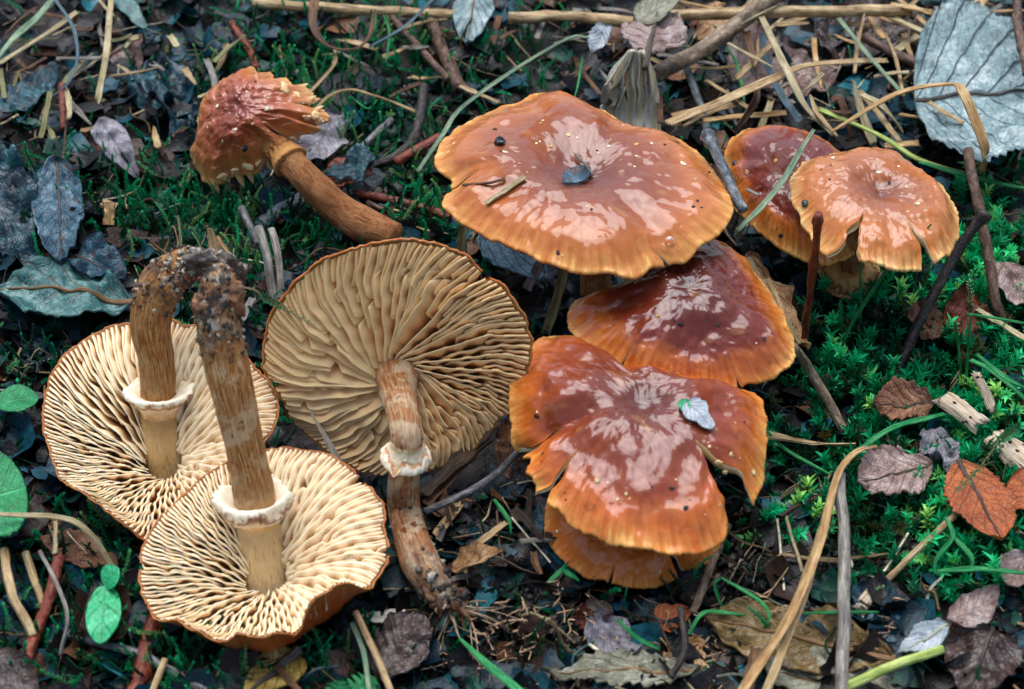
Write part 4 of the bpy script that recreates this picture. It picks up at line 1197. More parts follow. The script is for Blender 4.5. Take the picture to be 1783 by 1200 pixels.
 ((1140, 1090), (1200, 1070), 24, 'orange', 'shred', 'orange-brown leaf scrap beneath the dark stalk', dict(h=(0.003, 0.003), crum=0.001)),
 ((1400, 690), (1450, 740), 34, 'brown', 'shred', 'brown leaf scrap beside the tan twig', dict(h=(0.003, 0.002), crum=0.002)),
 ((30, 1130), (75, 1190), 30, 'brown', 'shred', 'brown leaf rag under the red stem', dict(h=(0.004, 0.004), crum=0.0016)),
 ((-20, 1130), (60, 1230), 46, 'darkbrown', 'oval', 'wet black-brown leaf edge below the red stem', dict(h=(0.008, 0.008), crum=0.001)),
]
for k, (b_, t_, w_, m_, kd, lab, op) in enumerate(leaves):
    op = dict(op)
    if 'quilt' in op and 'nv' not in op:
        op['nv'] = 7
    nm = 'fallen_leaf' if m_ not in ('green',) else 'green_leaf'
    op['crum'] = op.get('crum', 0.0012) * (1.0 if m_ == 'green' else 1.5)
    if m_ != 'green':
        op.setdefault('ragged', 0.14)
        op.setdefault('edgecurl', 0.12)
    build_leaf(nm, b_, t_, w_, lab, ML[m_], kd, seed=k * 3 + 1, **op)

# seedling with two round seed leaves
p0 = G(193, 1058, 0.0)
sp_ = thing('seedling', p0, 'green seedling with two round seed leaves', 'seedling')
V, Q, Tr, uv = tube_data(spline([p0, p0 + np.array([0.0005, 0, 0.004]), p0 + np.array([0, 0, 0.008])], 8), 0.0005, 8)
mk('stalk', V, Q, Tr, mat=MID_G, uv=uv, parent=sp_)
top = p0 + np.array([0, 0, 0.008])
build_leaf('seed_leaf', None, None, 0.0034, '', ML['sprout'], 'round', pts=[top, Z(207, 990, 0.0125)], parent=sp_, seed=5, crum=0.0003, curl=0.15, fold=0.05)
build_leaf('seed_leaf', None, None, 0.0040, '', ML['sprout'], 'round', pts=[top, Z(176, 1122, 0.0095)], parent=sp_, seed=6, crum=0.0003, curl=-0.15, fold=0.08)

# ------------------------------------------------------------------ sticks, straws, grass
def px_path(pts, h):
    n = len(pts)
    hs = np.interp(np.linspace(0, 1, n), np.linspace(0, 1, len(h)), h)
    return [G(u, v, hh) for (u, v), hh in zip(pts, hs)]

MPX = DIST / FPX     # metres per pixel at the aim point
def stick(name, pts, rpx, mat, label, h=(0.004,), cat='twig', group=None, taper=1.0, bump=0.10, n=50, seg=12, seed=0, knots=(), hollow=None):
    P = spline(px_path(pts, h), n)
    if bump:
        wob = rpx * MPX * 0.18
        L = np.linspace(0, 1, n) * np.linalg.norm(P[-1] - P[0]) * 140
        P = P + np.stack([vn(L + seed, s=1), vn(L + seed, s=2), vn(L + seed, s=3)], 1) * wob
    R = rpx * MPX * np.linspace(1, taper, n)
    for (s_, a_) in knots:
        R = R * (1 + a_ * np.exp(-((np.linspace(0, 1, n) - s_) / 0.035) ** 2))
    V, Q, Tr, uv = tube_data(P, R, seg, bump, seed=seed, vlen=0.01)
    if hollow is None:
        o = mk(name, V, Q, Tr, mat=mat, uv=uv)
        return tag(o, label, cat, group)
    th_ = thing(name, P[0] * np.array([1, 1, 0]) + np.array([0, 0, float(P[:, 2].min())]), label, cat, group)
    k = len(V)
    mk('shaft', V, Q, Tr, mat=mat, uv=uv, parent=th_)
    T_ = nrm(P[-1] - P[-3])
    V, Q, Tr, uv = tube_data(np.array([P[-1], P[-1] + T_ * R[-1] * 0.6, P[-1] + T_ * R[-1] * 0.9]), np.array([1.0, 0.92, 0.5]) * R[-1], seg, 0.25, seed=seed + 1)
    mk('broken_end', V, Q, Tr, mat=hollow, uv=uv, parent=th_)
    return th_

def ribbon_data(P, wid, fold=0.25, thick=0.00018, twist=0.0, up=(0, 0, 1), seed=0, rag=0.0, nw=7):
    n = len(P)
    T = np.gradient(P, axis=0); T = nrm_rows(T)
    U = np.asarray(up, float) - T * (T @ np.asarray(up, float))[:, None]
    U = nrm_rows(U)
    S = np.cross(T, U)
    tw = np.broadcast_to(np.asarray(twist, float), (n,)) if np.ndim(twist) else np.linspace(0, twist, n)
    tw = tw + 0.25 * vn(np.linspace(0, 4, n) + seed, s=seed)
    A = S * np.cos(tw)[:, None] + U * np.sin(tw)[:, None]
    B = U * np.cos(tw)[:, None] - S * np.sin(tw)[:, None]
    e = np.linspace(-1, 1, nw)
    wv = np.broadcast_to(np.asarray(wid, float), (n,))
    W = wv[:, None] * e[None] * (1 + rag * vn(np.linspace(0, 9, n)[:, None] + seed, np.sign(e)[None] * 3, s=seed + 1))
    rid = 0.10 * np.cos(e * 9)[None] * wv[:, None]
    off_ = fold * np.abs(e)[None] * wv[:, None] + rid
    C = P[:, None] + W[..., None] * A[:, None] + off_[..., None] * B[:, None]
    nb = B[:, None] * thick
    V = np.vstack([(C + nb).reshape(-1, 3), (C - nb).reshape(-1, 3)])
    k = n * nw
    i = np.arange(n - 1)
    ed = [np.stack([i * nw + q, i * nw + q + nw, i * nw + q + nw + k, i * nw + q + k], 1) for q in (0, nw - 1)]
    j = np.arange(nw - 1)
    for a0 in (0, (n - 1) * nw):
        ed.append(np.stack([a0 + j, a0 + j + 1, a0 + j + 1 + k, a0 + j + k], 1))
    L = np.r_[0, np.cumsum(np.linalg.norm(np.diff(P, axis=0), axis=1))] / 0.01
    uv = np.stack(np.broadcast_arrays((e * 0.5 + 0.5)[None], L[:, None]), -1).reshape(-1, 2)
    return V, np.vstack([gq(n, nw), gq(n, nw, off=k)[:, ::-1]] + ed), np.vstack([uv, uv])

def blade(name, pts, wpx, mat, label, h=(0.005,), cat='straw', group=None, prof=(1, 1), fold=0.25, twist=0.0, seed=0, n=44, thick=0.00018, rag=0.12, parent=None, P=None):
    if P is None:
        P = spline(px_path(pts, h), n)
    n = len(P)
    wd = wpx * MPX * np.interp(np.linspace(0, 1, n), np.linspace(0, 1, len(prof)), prof) + 0.00005
    V, Q, uv = ribbon_data(P, wd, fold, thick, twist, seed=seed, rag=rag)
    o = mk(name, V, Q, mat=mat, uv=uv, parent=parent)
    if parent is None:
        tag(o, label, cat, group)
    return o

S_pale = mat_straw(K(96, 82, 56), K(170, 154, 112), K(214, 200, 160))
S_tan = mat_straw(K(86, 64, 40), K(160, 130, 86), K(212, 188, 142))
S_gold = mat_straw(K(98, 66, 36), K(172, 132, 80), K(224, 194, 142), spot=0.25)
S_grey = mat_straw(K(60, 58, 54), K(116, 110, 100), K(172, 166, 152))
S_olive = mat_straw(K(62, 66, 34), K(118, 116, 70), K(170, 164, 116))
S_greygreen = mat_straw(K(56, 84, 66), K(106, 134, 104), K(168, 182, 142))
S_brown = mat_straw(K(40, 24, 14), K(84, 54, 32), K(136, 98, 62))
S_dark = mat_straw(K(18, 12, 8), K(42, 30, 20), K(88, 66, 46))
S_blue = mat_straw(K(34, 54, 62), K(72, 98, 108), K(126, 148, 152))
S_white = mat_straw(K(140, 132, 112), K(196, 190, 170), K(230, 226, 210), spot=0.5)
S_cream = mat_straw(K(150, 132, 92), K(220, 204, 160), K(246, 236, 206), spot=0.2)
S_green = mat_straw(K(6, 84, 40), K(12, 128, 66), K(96, 184, 112), fib=7, rough=0.4, spot=0.05)
S_lime = mat_straw(K(90, 120, 40), K(150, 168, 76), K(196, 206, 126), fib=5, spot=0.1)
B_brown = mat_bark(K(40, 26, 18), K(86, 60, 44), K(140, 112, 90))
B_dark = mat_bark(K(14, 10, 8), K(36, 26, 20), K(84, 68, 58), 0.4)
B_grey = mat_bark(K(48, 46, 46), K(96, 94, 94), K(156, 154, 152))
B_red = mat_bark(K(60, 20, 10), K(116, 48, 26), K(160, 90, 60), 0.4)
B_teal = mat_bark(K(8, 24, 26), K(24, 56, 58), K(80, 112, 110), 0.45)
B_weather = mat_bark(K(62, 50, 36), K(122, 102, 78), K(178, 160, 134))
B_blue = mat_bark(K(38, 44, 48), K(86, 94, 98), K(156, 160, 160))

W = 'twig'
sticks = [
 ('twig', [(440, 6), (620, 18), (795, 27)], 11, S_tan, 'long tan stalk lying across the back behind the tattered cap', dict(h=(0.006,), cat='stalk')),
 ('twig', [(885, 32), (1000, 30), (1100, 42)], 12, S_tan, 'crumbling tan stalk between silver leaf tip and dry blade tuft', dict(h=(0.008,), cat='stalk', bump=0.25)),
 ('twig', [(1125, 30), (1340, 22), (1588, 19)], 12, S_tan, 'pale ribbed hollow stalk with a broken end', dict(h=(0.016,), cat='stalk', hollow=S_white, knots=[(0.5, 0.08)])),
 ('twig', [(1140, 132), (1245, 72), (1370, -25)], 17, B_weather, 'thick weathered diagonal twig resting by the dry blade tuft', dict(h=(0.012, 0.022), bump=0.16, seg=18)),
 ('twig', [(1505, 66), (1560, 95), (1606, 118)], 10, B_brown, 'short brown twig pointing at the silvery leaf', dict(h=(0.012,))),
 ('twig', [(1612, 2), (1680, 10), (1735, 36), (1800, 52)], 9, B_teal, 'dark bluish-green twig above the silvery leaf', dict(h=(0.022,), knots=[(0.35, 0.35)])),
 ('twig', [(1768, -10), (1776, 60), (1788, 130)], 9, B_brown, 'brown knotted shoot crossing the silvery leaf edge', dict(h=(0.032, 0.030), knots=[(0.3, 0.2), (0.7, 0.3)])),
 ('twig', [(1684, 262), (1700, 335), (1716, 425), (1734, 520), (1748, 585)], 9, B_brown, 'tall grey-brown twig standing in front of the silvery leaf', dict(h=(0.034, 0.026, 0.014, 0.002), knots=[(0.33, 0.2)])),
 ('twig', [(1718, 370), (1660, 450), (1605, 555), (1552, 672)], 9, B_dark, 'slanting dark twig with a knobbed tip', dict(h=(0.030, 0.020, 0.012, 0.002), knots=[(0.02, 0.55), (0.97, 0.3)])),
 ('twig', [(1426, 374), (1416, 470), (1398, 605)], 6.5, B_red, 'upright reddish twig between the small cap and the tan leaf', dict(h=(0.056, 0.032, 0.003), bump=0.25, knots=[(0.05, 0.35), (0.42, 0.4)])),
 ('twig', [(1230, 232), (1262, 300), (1294, 368)], 9, B_blue, 'grey twig with a knobbly head leaning on the broad cap rim', dict(h=(0.050, 0.046, 0.042), knots=[(0.03, 0.5), (0.12, 0.4)])),
 ('twig', [(1380, 604), (1418, 658), (1478, 764)], 8, B_weather, 'tan stick propped on the rim of the dark red cap', dict(h=(0.030, 0.016, 0.003), bump=0.14)),
 ('twig', [(1462, 828), (1470, 960), (1466, 1215)], 9, S_grey, 'straight grey stalk dropping from the bent golden straw', dict(h=(0.014, 0.012, 0.012), cat='stalk', bump=0.14)),
 ('twig', [(1665, 896), (1590, 966), (1518, 1036)], 5, S_tan, 'thin pinkish straw leaning over dark soil', dict(h=(0.012, 0.008, 0.002), cat='straw')),
 ('twig', [(1640, 1132), (1555, 1160), (1470, 1198)], 7, S_lime, 'yellow-green stem end over the grey veined leaf', dict(h=(0.010, 0.010, 0.008), cat='stalk')),
 ('twig', [(738, 150), (726, 228), (690, 272), (640, 292)], 10, B_dark, 'black bent stick behind the rusty stem', dict(h=(0.014, 0.010, 0.006, 0.004))),
 ('twig', [(680, 28), (735, 88), (780, 140)], 8, B_brown, 'brown stick running down from the tan stalk', dict(h=(0.005,))),
 ('twig', [(742, 22), (768, 80), (800, 155)], 14, B_brown, 'stout brown stick beside the thin brown one', dict(h=(0.004,), bump=0.2)),
 ('twig', [(630, 256), (682, 208)], 7, B_grey, 'short grey stick stub by the folded rust-orange leaf', dict(h=(0.006, 0.008))),
 ('twig', [(620, 336), (700, 352), (785, 378)], 8, B_red, 'reddish decayed stick under the broad cap edge', dict(h=(0.004,), bump=0.2)),
 ('twig', [(690, 282), (765, 240)], 10, B_red, 'mauve-red stick piece left of the broad cap', dict(h=(0.006,), bump=0.2)),
 ('twig', [(108, 148), (112, 225)], 8, B_red, 'short red stick upright among straws', dict(h=(0.010, 0.004))),
 ('twig', [(420, 362), (450, 424)], 7, B_grey, 'grey stick end leaning behind the muddy stem', dict(h=(0.012, 0.006))),
 ('twig', [(450, 396), (466, 452), (478, 530)], 8, S_grey, 'weathered straw next to the ochre gills, left of a pair', dict(h=(0.016, 0.011, 0.004), cat='straw')),
 ('twig', [(472, 400), (484, 442), (490, 520)], 7, S_grey, 'weathered straw touching the ochre gill margin, right of a pair', dict(h=(0.015, 0.011, 0.004), cat='straw')),
 ('twig', [(105, 968), (84, 1050), (44, 1152)], 9, B_red, 'red-brown stem lying under grey stalks', dict(h=(0.008, 0.007, 0.006))),
 ('twig', [(8, 958), (24, 1040), (58, 1108)], 7, S_tan, 'pale woody stalk left of the red-brown stem', dict(h=(0.010, 0.009, 0.007), cat='stalk')),
 ('twig', [(46, 962), (76, 1060)], 6, S_tan, 'shorter pale stalk crossing the red-brown stem', dict(h=(0.008, 0.005), cat='stalk')),
 ('twig', [(70, 960), (116, 1062), (104, 1142)], 3, S_grey, 'wiry grey stem curving beside the red-brown one', dict(h=(0.012, 0.012, 0.006), cat='stalk')),
 ('twig', [(116, 1106), (222, 1132), (290, 1164), (360, 1205)], 7, B_grey, 'grey twig under the seedling', dict(h=(0.004,), taper=0.8)),
 ('twig', [(275, 1080), (255, 1140), (236, 1215)], 14, B_red, 'thick red-brown stem below the pale cream gills', dict(h=(0.003,), bump=0.15)),
 ('twig', [(288, 1148), (262, 1210)], 5, S_tan, 'tan straw beside the thick red-brown stem', dict(h=(0.007,), cat='straw')),
 ('twig', [(618, 1066), (650, 1130), (684, 1212)], 5, S_tan, 'straight tan straw poking from below the rust rim', dict(h=(0.012, 0.010, 0.009), cat='straw')),
 ('twig', [(614, 1086), (634, 1140), (644, 1212)], 4, S_greygreen, 'thin greenish stem beside the straight tan straw', dict(h=(0.009,), cat='stalk')),
 ('twig', [(925, 768), (840, 842), (738, 892)], 6, B_grey, 'thin grey-brown stick touching the scaly stem', dict(h=(0.008, 0.007, 0.005))),
 ('twig', [(1268, 915), (1240, 980), (1205, 1068)], 6, B_weather, 'slender weathered stick beside the low tawny cap', dict(h=(0.004,), bump=0.2)),
 ('twig', [(1250, 1000), (1190, 1060)], 6, B_weather, 'broken stick end near the bent grass', dict(h=(0.002,))),
 ('twig', [(1184, 1058), (1192, 1130), (1168, 1180)], 5, B_dark, 'dark stalk upright on the tan leaf', dict(h=(0.012, 0.010, 0.008))),
 ('twig', [(640, 352), (720, 392)], 5, B_brown, 'small brown stick by the rusty stem foot', dict(h=(0.003,))),
 ('twig', [(404, 40), (430, 80), (448, 118)], 8, B_red, 'rusty stick behind the tattered cap top', dict(h=(0.004,))),
 ('twig', [(455, 392), (528, 344)], 15, B_blue, 'flat grey bark strip beneath the rusty stem', dict(h=(0.003,), bump=0.2)),
 ('twig', [(1195, 120), (1222, 190), (1230, 235)], 8, B_blue, 'bluish upright stalk in the dark gap behind the broad cap', dict(h=(0.010, 0.004), cat='stalk')),
]
for k, (nm, pts, r_, m_, lab, op) in enumerate(sticks):
    op = dict(op)
    cat_ = op.get('cat', 'twig')
    stick({'twig': 'twig', 'stalk': 'dry_stalk', 'straw': 'straw'}[cat_], pts, r_, m_, lab, seed=k + 1, **op)

blades = [
 ([(1162, 216), (1250, 180), (1340, 141), (1400, 116), (1480, 108), (1545, 106)], 10, S_tan, 'long flat straw slanting up from behind the broad cap', dict(h=(0.022, 0.018, 0.014), prof=(1, 1, 1.1, 0.7, 0.6))),
 ([(1448, 230), (1560, 165), (1655, 148), (1676, 160), (1694, 200), (1714, 260), (1708, 300)], 9, S_gold, 'golden blade bent sharply over the silvery leaf', dict(h=(0.020, 0.034, 0.040, 0.040, 0.030, 0.020), prof=(0.3, 0.7, 1.1, 1.0, 1.2, 0.7))),
 ([(1425, 192), (1530, 238), (1600, 280), (1690, 308)], 6, S_lime, 'yellow-green stem running beneath the silvery leaf', dict(h=(0.016, 0.014, 0.012), fold=0.6)),
 ([(1326, 30), (1370, 122), (1402, 185), (1450, 236)], 7, S_pale, 'pale straw blade crossing the flat straw', dict(h=(0.024, 0.020, 0.012), prof=(0.8, 1, 1, 0.4))),
 ([(1460, 32), (1515, 100), (1570, 162)], 4, S_greygreen, 'narrow grey-green blade above the golden one', dict(h=(0.018, 0.016))),
 ([(1485, 138), (1500, 195), (1520, 250)], 8, S_pale, 'short pale pointed blade behind the small cap', dict(h=(0.020, 0.008), prof=(0.2, 1, 1, 1))),
 ([(1545, 28), (1600, 52), (1660, 76)], 8, S_pale, 'pale flat straw right of the broken hollow stalk', dict(h=(0.016,))),
 ([(1655, 62), (1690, 25), (1730, -20)], 13, S_tan, 'wide tan straw sloping behind the dark bluish twig', dict(h=(0.012, 0.012))),
 ([(1510, 22), (1525, 48), (1540, 68)], 7, S_gold, 'golden-brown straw stub under the hollow stalk', dict(h=(0.012,))),
 ([(1560, 88), (1600, 62)], 7, S_pale, 'short pale straw under the flat straws', dict(h=(0.010,))),
 ([(1325, 60), (1345, 140), (1392, 215)], 7, S_blue, 'bluish-grey stem in the gap behind the red-brown cap', dict(h=(0.012, 0.006), fold=0.8)),
 ([(1300, 55), (1312, 110), (1318, 165), (1300, 200), (1280, 225)], 8, S_brown, 'brown curling blade over the red-brown cap', dict(h=(0.016, 0.014, 0.010), twist=1.5)),
 ([(1410, 165), (1425, 200), (1458, 238)], 6, S_tan, 'tan pointed blade tip meeting the pale blade', dict(h=(0.018, 0.014), prof=(0.3, 1, 0.3))),
 ([(1500, 165), (1535, 185), (1570, 228)], 8, S_pale, 'curved ribbed pale blade beside the silvery leaf', dict(h=(0.014, 0.016, 0.006))),
 ([(1540, 255), (1600, 250)], 8, S_gold, 'short golden strip beneath the golden blade', dict(h=(0.008,))),
 ([(1448, 175), (1462, 172), (1472, 200), (1480, 240)], 7, S_brown, 'bent brown leaf sheath behind the small cap', dict(h=(0.016, 0.018, 0.008))),
 ([(1417, 226), (1352, 330), (1284, 404)], 5, S_greygreen, 'grey-green grass straw lying across the red-brown cap', dict(h=(0.046, 0.043, 0.036), fold=0.5, prof=(0.6, 1, 1, 0.8))),
 ([(1300, 385), (1284, 412)], 5, S_greygreen, 'bent end of grass straw under the red-brown cap', dict(h=(0.03, 0.02))),
 ([(1332, 757), (1410, 772), (1490, 777)], 8, S_tan, 'fibrous twisted straw below the mauve leaf moss', dict(h=(0.010, 0.009, 0.008), twist=1.2, rag=0.3)),
 ([(1528, 780), (1498, 786), (1472, 808), (1455, 842), (1424, 950), (1376, 1072), (1330, 1146), (1284, 1215)], 7, S_gold, 'long golden straw bent at the mauve leaf', dict(h=(0.012, 0.018, 0.016, 0.016, 0.015, 0.015), fold=0.7, prof=(0.6, 0.75, 0.9, 0.95, 0.95, 0.9), n=70)),
 ([(1446, 870), (1415, 985), (1380, 1090), (1330, 1215)], 6, S_tan, 'paler straw strand beside the long golden straw', dict(h=(0.014, 0.012), fold=0.6)),
 ([(1320, 1130), (1296, 1215)], 9, S_brown, 'brown straw strand under the golden straw', dict(h=(0.010,))),
 ([(988, 455), (972, 520), (952, 582)], 10, S_olive, 'olive flat stalk between the ochre gills and dark red cap', dict(h=(0.020, 0.010, 0.003), fold=0.5)),
 ([(1152, 428), (1112, 478), (1078, 514)], 9, S_tan, 'tan straw wedged between broad cap and dark red cap', dict(h=(0.040, 0.036, 0.032), fold=0.5)),
 ([(945, 455), (918, 505)], 9, S_grey, 'grey-brown straw under the front of the broad cap', dict(h=(0.012, 0.006), fold=0.5)),
 ([(810, 392), (803, 455)], 9, S_olive, 'short olive stalk beside the blue-grey leaf', dict(h=(0.018, 0.008), fold=0.7)),
 ([(1024, 67), (990, 69), (900, 121), (805, 188), (770, 238), (728, 300)], 4, S_greygreen, 'long thin grey-green stem curving past the broad cap', dict(h=(0.022, 0.020, 0.014, 0.012, 0.008), fold=0.7, n=60)),
 ([(757, -4), (704, 48), (644, 83)], 3, S_blue, 'fine bluish grass stem over the stout sticks', dict(h=(0.016, 0.010), fold=0.7)),
 ([(549, -6), (544, 38), (558, 70), (585, 86), (622, 84), (644, 62), (652, 22)], 8, S_brown, 'dark brown hooked dry strip at the back', dict(h=(0.020, 0.018, 0.014, 0.010), twist=0.9, prof=(1.2, 1.1, 0.8, 0.5, 0.7, 0.9))),
 ([(582, 84), (584, 110), (565, 135), (530, 172)], 3, S_tan, 'thin tan stem from the hooked strip to the tattered cap', dict(h=(0.014, 0.010), fold=0.8)),
 ([(548, 194), (575, 168), (610, 158), (650, 168), (690, 182), (724, 196)], 3, S_tan, 'thin arched tan stem springing from the tattered cap', dict(h=(0.012, 0.016, 0.014, 0.008), fold=0.8)),
 ([(0, 112), (90, 55), (134, 22)], 5, S_pale, 'pale yellow straw over black litter', dict(h=(0.014,), fold=0.6)),
 ([(-6, 104), (28, 64), (62, 34), (96, -6)], 8, S_greygreen, 'broad grey-green blade alongside pale yellow straw', dict(h=(0.010,), prof=(0.8, 1, 1, 0.8))),
 ([(195, -6), (186, 90), (172, 172), (178, 176)], 6, S_pale, 'upright pale straw over the mauve-brown leaf piece', dict(h=(0.020, 0.016, 0.010), fold=0.6)),
 ([(98, 104), (176, 103)], 5, S_grey, 'level grey straw behind the upright pale straw', dict(h=(0.008,), fold=0.6)),
 ([(88, 160), (72, 242)], 5, S_olive, 'short olive straw beside the red stick', dict(h=(0.010, 0.006), fold=0.6)),
 ([(95, -2), (126, 46), (135, 98), (120, 142), (88, 172)], 3, S_blue, 'dark bluish curved blade over the pale straws', dict(h=(0.018, 0.016, 0.012, 0.008))),
 ([(0, 120), (8, 172)], 5, S_olive, 'olive straw end at the pale yellow straw', dict(h=(0.006,))),
 ([(-4, 897), (130, 910), (200, 992)], 4, S_pale, 'pale bent straw over the large green leaf', dict(h=(0.018, 0.014, 0.006), fold=0.6, n=60)),
 ([(97, 908), (96, 965)], 3, S_pale, 'small pale straw above the red-brown stem', dict(h=(0.010, 0.010), fold=0.6)),
 ([(862, 735), (800, 800), (738, 862)], 11, S_dark, 'dark fibrous blade lying by the scaly stem', dict(h=(0.008, 0.006), rag=0.3)),
 ([(850, 765), (800, 815), (742, 880)], 8, S_brown, 'brown fibrous blade beneath the dark one', dict(h=(0.005, 0.004), rag=0.3)),
 ([(882, 912), (820, 955)], 5, S_tan, 'pale tan straw by the folded tan leaf', dict(h=(0.006,), fold=0.6)),
 ([(800, 880), (760, 935)], 7, S_tan, 'curved tan sheath beside the scaly stem', dict(h=(0.006,), fold=0.8)),
 ([(540, 717), (562, 758), (594, 812)], 5, S_white, 'white splinter stuck against the ochre gills', dict(h=(0.030, 0.022, 0.014), prof=(0.3, 1, 1), fold=0.5)),
 ([(628, 1076), (705, 1073)], 9, S_white, 'white fibrous straw under the rust rim', dict(h=(0.004,), rag=0.4)),
 ([(480, 1160), (520, 1205)], 4, S_brown, 'dark thin stem by the yellow-brown leaf', dict(h=(0.006,), fold=0.7)),
 ([(365, 398), (372, 430), (380, 462)], 9, S_tan, 'splintered wood chip stuck on the muddy stem foot', dict(h=(0.030, 0.026, 0.022), prof=(0.4, 1, 0.8), fold=0.4, thick=0.0006)),
 ([(376, 412), (396, 440), (416, 470)], 3, S_gold, 'rusty needle across the muddy stem foot', dict(h=(0.030, 0.024), fold=0.8)),
 ([(310, 375), (317, 440)], 2, S_pale, 'thin pale stalk in moss left of muddy stem foot', dict(h=(0.014, 0.006), fold=0.8)),
 ([(178, 355), (204, 362)], 8, S_tan, 'small tan wood chip in the dark moss', dict(h=(0.004,), thick=0.0005)),
 ([(192, 352), (190, 392)], 10, S_gold, 'upright yellow-brown wood chip in the dark moss', dict(h=(0.010, 0.004), thick=0.0005)),
 ([(415, 565), (440, 520)], 7, S_grey, 'split grey straw right of the muddy stem', dict(h=(0.010, 0.010))),
 ([(1320, 340), (1300, 330)], 3, S_grey, 'tiny straw by the grey twig', dict(h=(0.03,))),
 ([(1335, 485), (1370, 560), (1392, 600)], 4, S_tan, 'pale leaf stalk along the dark red cap edge', dict(h=(0.018, 0.012), fold=0.7)),
 ([(1700, 540), (1783, 590), (1800, 600)], 5, S_pale, 'pale straw in front of the rust leaf', dict(h=(0.010,), fold=0.6)),
 ([(1000, 100), (1010, 120), (1045, 165)], 5, S_brown, 'brown bent straw behind the broad cap', dict(h=(0.012, 0.010))),
 ([(1120, 150), (1145, 160), (1150, 215)], 6, S_brown, 'brown dry sheath right of the blade tuft', dict(h=(0.020, 0.010))),
 ([(800, 150), (870, 180)], 5, S_tan, 'tan straw left behind the broad cap', dict(h=(0.008,))),
]
for k, (pts, w_, m_, lab, op) in enumerate(blades):
    blade('straw', pts, w_, m_, lab, seed=k + 100, **op)

grass = [
 ([(1622, 391), (1560, 452), (1500, 540), (1462, 606)], 6, 'long green grass blade leaning across the small split cap', dict(h=(0.046, 0.034, 0.016, 0.002), prof=(0.15, 0.8, 1.1, 0.7))),
 ([(1496, 455), (1498, 520), (1496, 600)], 3, 'thin upright grass blade before the ragged tan ring', dict(h=(0.026, 0.012, 0.0))),
 ([(1463, 522), (1468, 608)], 4, 'short grass blade at the foot of the long leaning one', dict(h=(0.014, 0.0))),
 ([(1600, 283), (1700, 312), (1800, 332)], 8, 'bright green blade sliding under the silvery leaf', dict(h=(0.014, 0.014))),
 ([(1645, 722), (1560, 744), (1498, 784), (1455, 830)], 6, 'bright green arched blade over the oval brown leaf', dict(h=(0.010, 0.016, 0.014, 0.004), prof=(0.8, 1, 0.9, 0.4))),
 ([(1690, 628), (1740, 655), (1800, 712)], 8, 'wide grass blade falling over moss by the holed wood', dict(h=(0.018, 0.018, 0.012))),
 ([(1700, 618), (1752, 660), (1810, 690)], 6, 'second grass blade above the wide one in moss', dict(h=(0.022, 0.022, 0.016))),
 ([(1662, 560), (1668, 610), (1674, 662)], 5, 'upright grass blade in moss left of a thinner one', dict(h=(0.026, 0.014, 0.004))),
 ([(1690, 548), (1684, 620), (1680, 690)], 4, 'thinner upright grass blade in moss', dict(h=(0.030, 0.014, 0.002))),
 ([(1684, 547), (1740, 556), (1800, 566)], 3, 'fine level grass stem over the moss', dict(h=(0.022,))),
 ([(1332, 748), (1370, 785), (1448, 828)], 4, 'dull green blade beneath the fibrous straw', dict(h=(0.012, 0.008, 0.006))),
 ([(800, 1112), (850, 1160), (915, 1215)], 9, 'broad bright grass blade on soil by the stem foot', dict(h=(0.010, 0.010), prof=(0.2, 1, 1))),
 ([(1074, 1078), (1110, 1112), (1164, 1138)], 4, 'small green shoot pointing at the dark stalk', dict(h=(0.010, 0.006, 0.004))),
 ([(1342, 1080), (1325, 1050), (1256, 1006)], 4, 'bent green grass stem over the olive leaf', dict(h=(0.006, 0.008, 0.012))),
 ([(1256, 1006), (1245, 1022), (1262, 1070)], 3, 'hooked end of green grass by weathered stick', dict(h=(0.012, 0.010, 0.004))),
 ([(1200, 1105), (1220, 1072), (1245, 1066), (1300, 1072)], 4, 'curled green grass above the tan leaf', dict(h=(0.006, 0.009, 0.008, 0.006))),
 ([(1400, 1068), (1460, 1067), (1530, 1066)], 3, 'level green stem passing behind the grey stalk', dict(h=(0.006,))),
 ([(952, 1018), (980, 992), (990, 978)], 5, 'small green sprig blade under the low tawny cap', dict(h=(0.004, 0.008))),
 ([(978, 992), (1008, 1012)], 6, 'tiny green leaf under the low tawny cap', dict(h=(0.008, 0.006))),
 ([(1632, 996), (1700, 992), (1800, 1000)], 6, 'pale green stem running to the moss edge', dict(h=(0.010,))),
 ([(1645, 900), (1658, 935), (1630, 975), (1628, 1000)], 5, 'kinked green stem rising from the pale green stem', dict(h=(0.014, 0.012, 0.008, 0.006))),
 ([(1655, 930), (1690, 970), (1688, 996)], 5, 'second kinked green stem beside orange leaf', dict(h=(0.012, 0.010, 0.008))),
 ([(1640, 1005), (1618, 1030), (1612, 1070)], 3, 'white rooting end of the green stem', dict(h=(0.006, 0.004, 0.002))),
 ([(860, 870), (885, 905), (890, 930)], 4, 'green shoot beside the front cap margin', dict(h=(0.008, 0.004))),
 ([(656, 175), (640, 190), (610, 168)], 3, 'curved green stem under the arched tan stem', dict(h=(0.006, 0.008))),
 ([(668, 26), (678, 60), (672, 110)], 3, 'thin green stem over dark moss', dict(h=(0.010, 0.008))),
 ([(1014, 100), (1008, 140), (1000, 172)], 3, 'thin green stem behind the top of the broad cap', dict(h=(0.014, 0.010))),
 ([(1265, 82), (1285, 120), (1300, 200)], 4, 'green blade in the dark gap above the red-brown cap', dict(h=(0.016, 0.008))),
]
for k, (pts, w_, lab, op) in enumerate(grass):
    op = dict(op)
    op.setdefault('prof', (0.6, 1, 0.9, 0.2))
    blade('grass_blade', pts, w_ * 0.72, S_white if 'white' in lab else S_green, lab, cat='grass', seed=k + 200, fold=0.5, rag=0.05, **op)

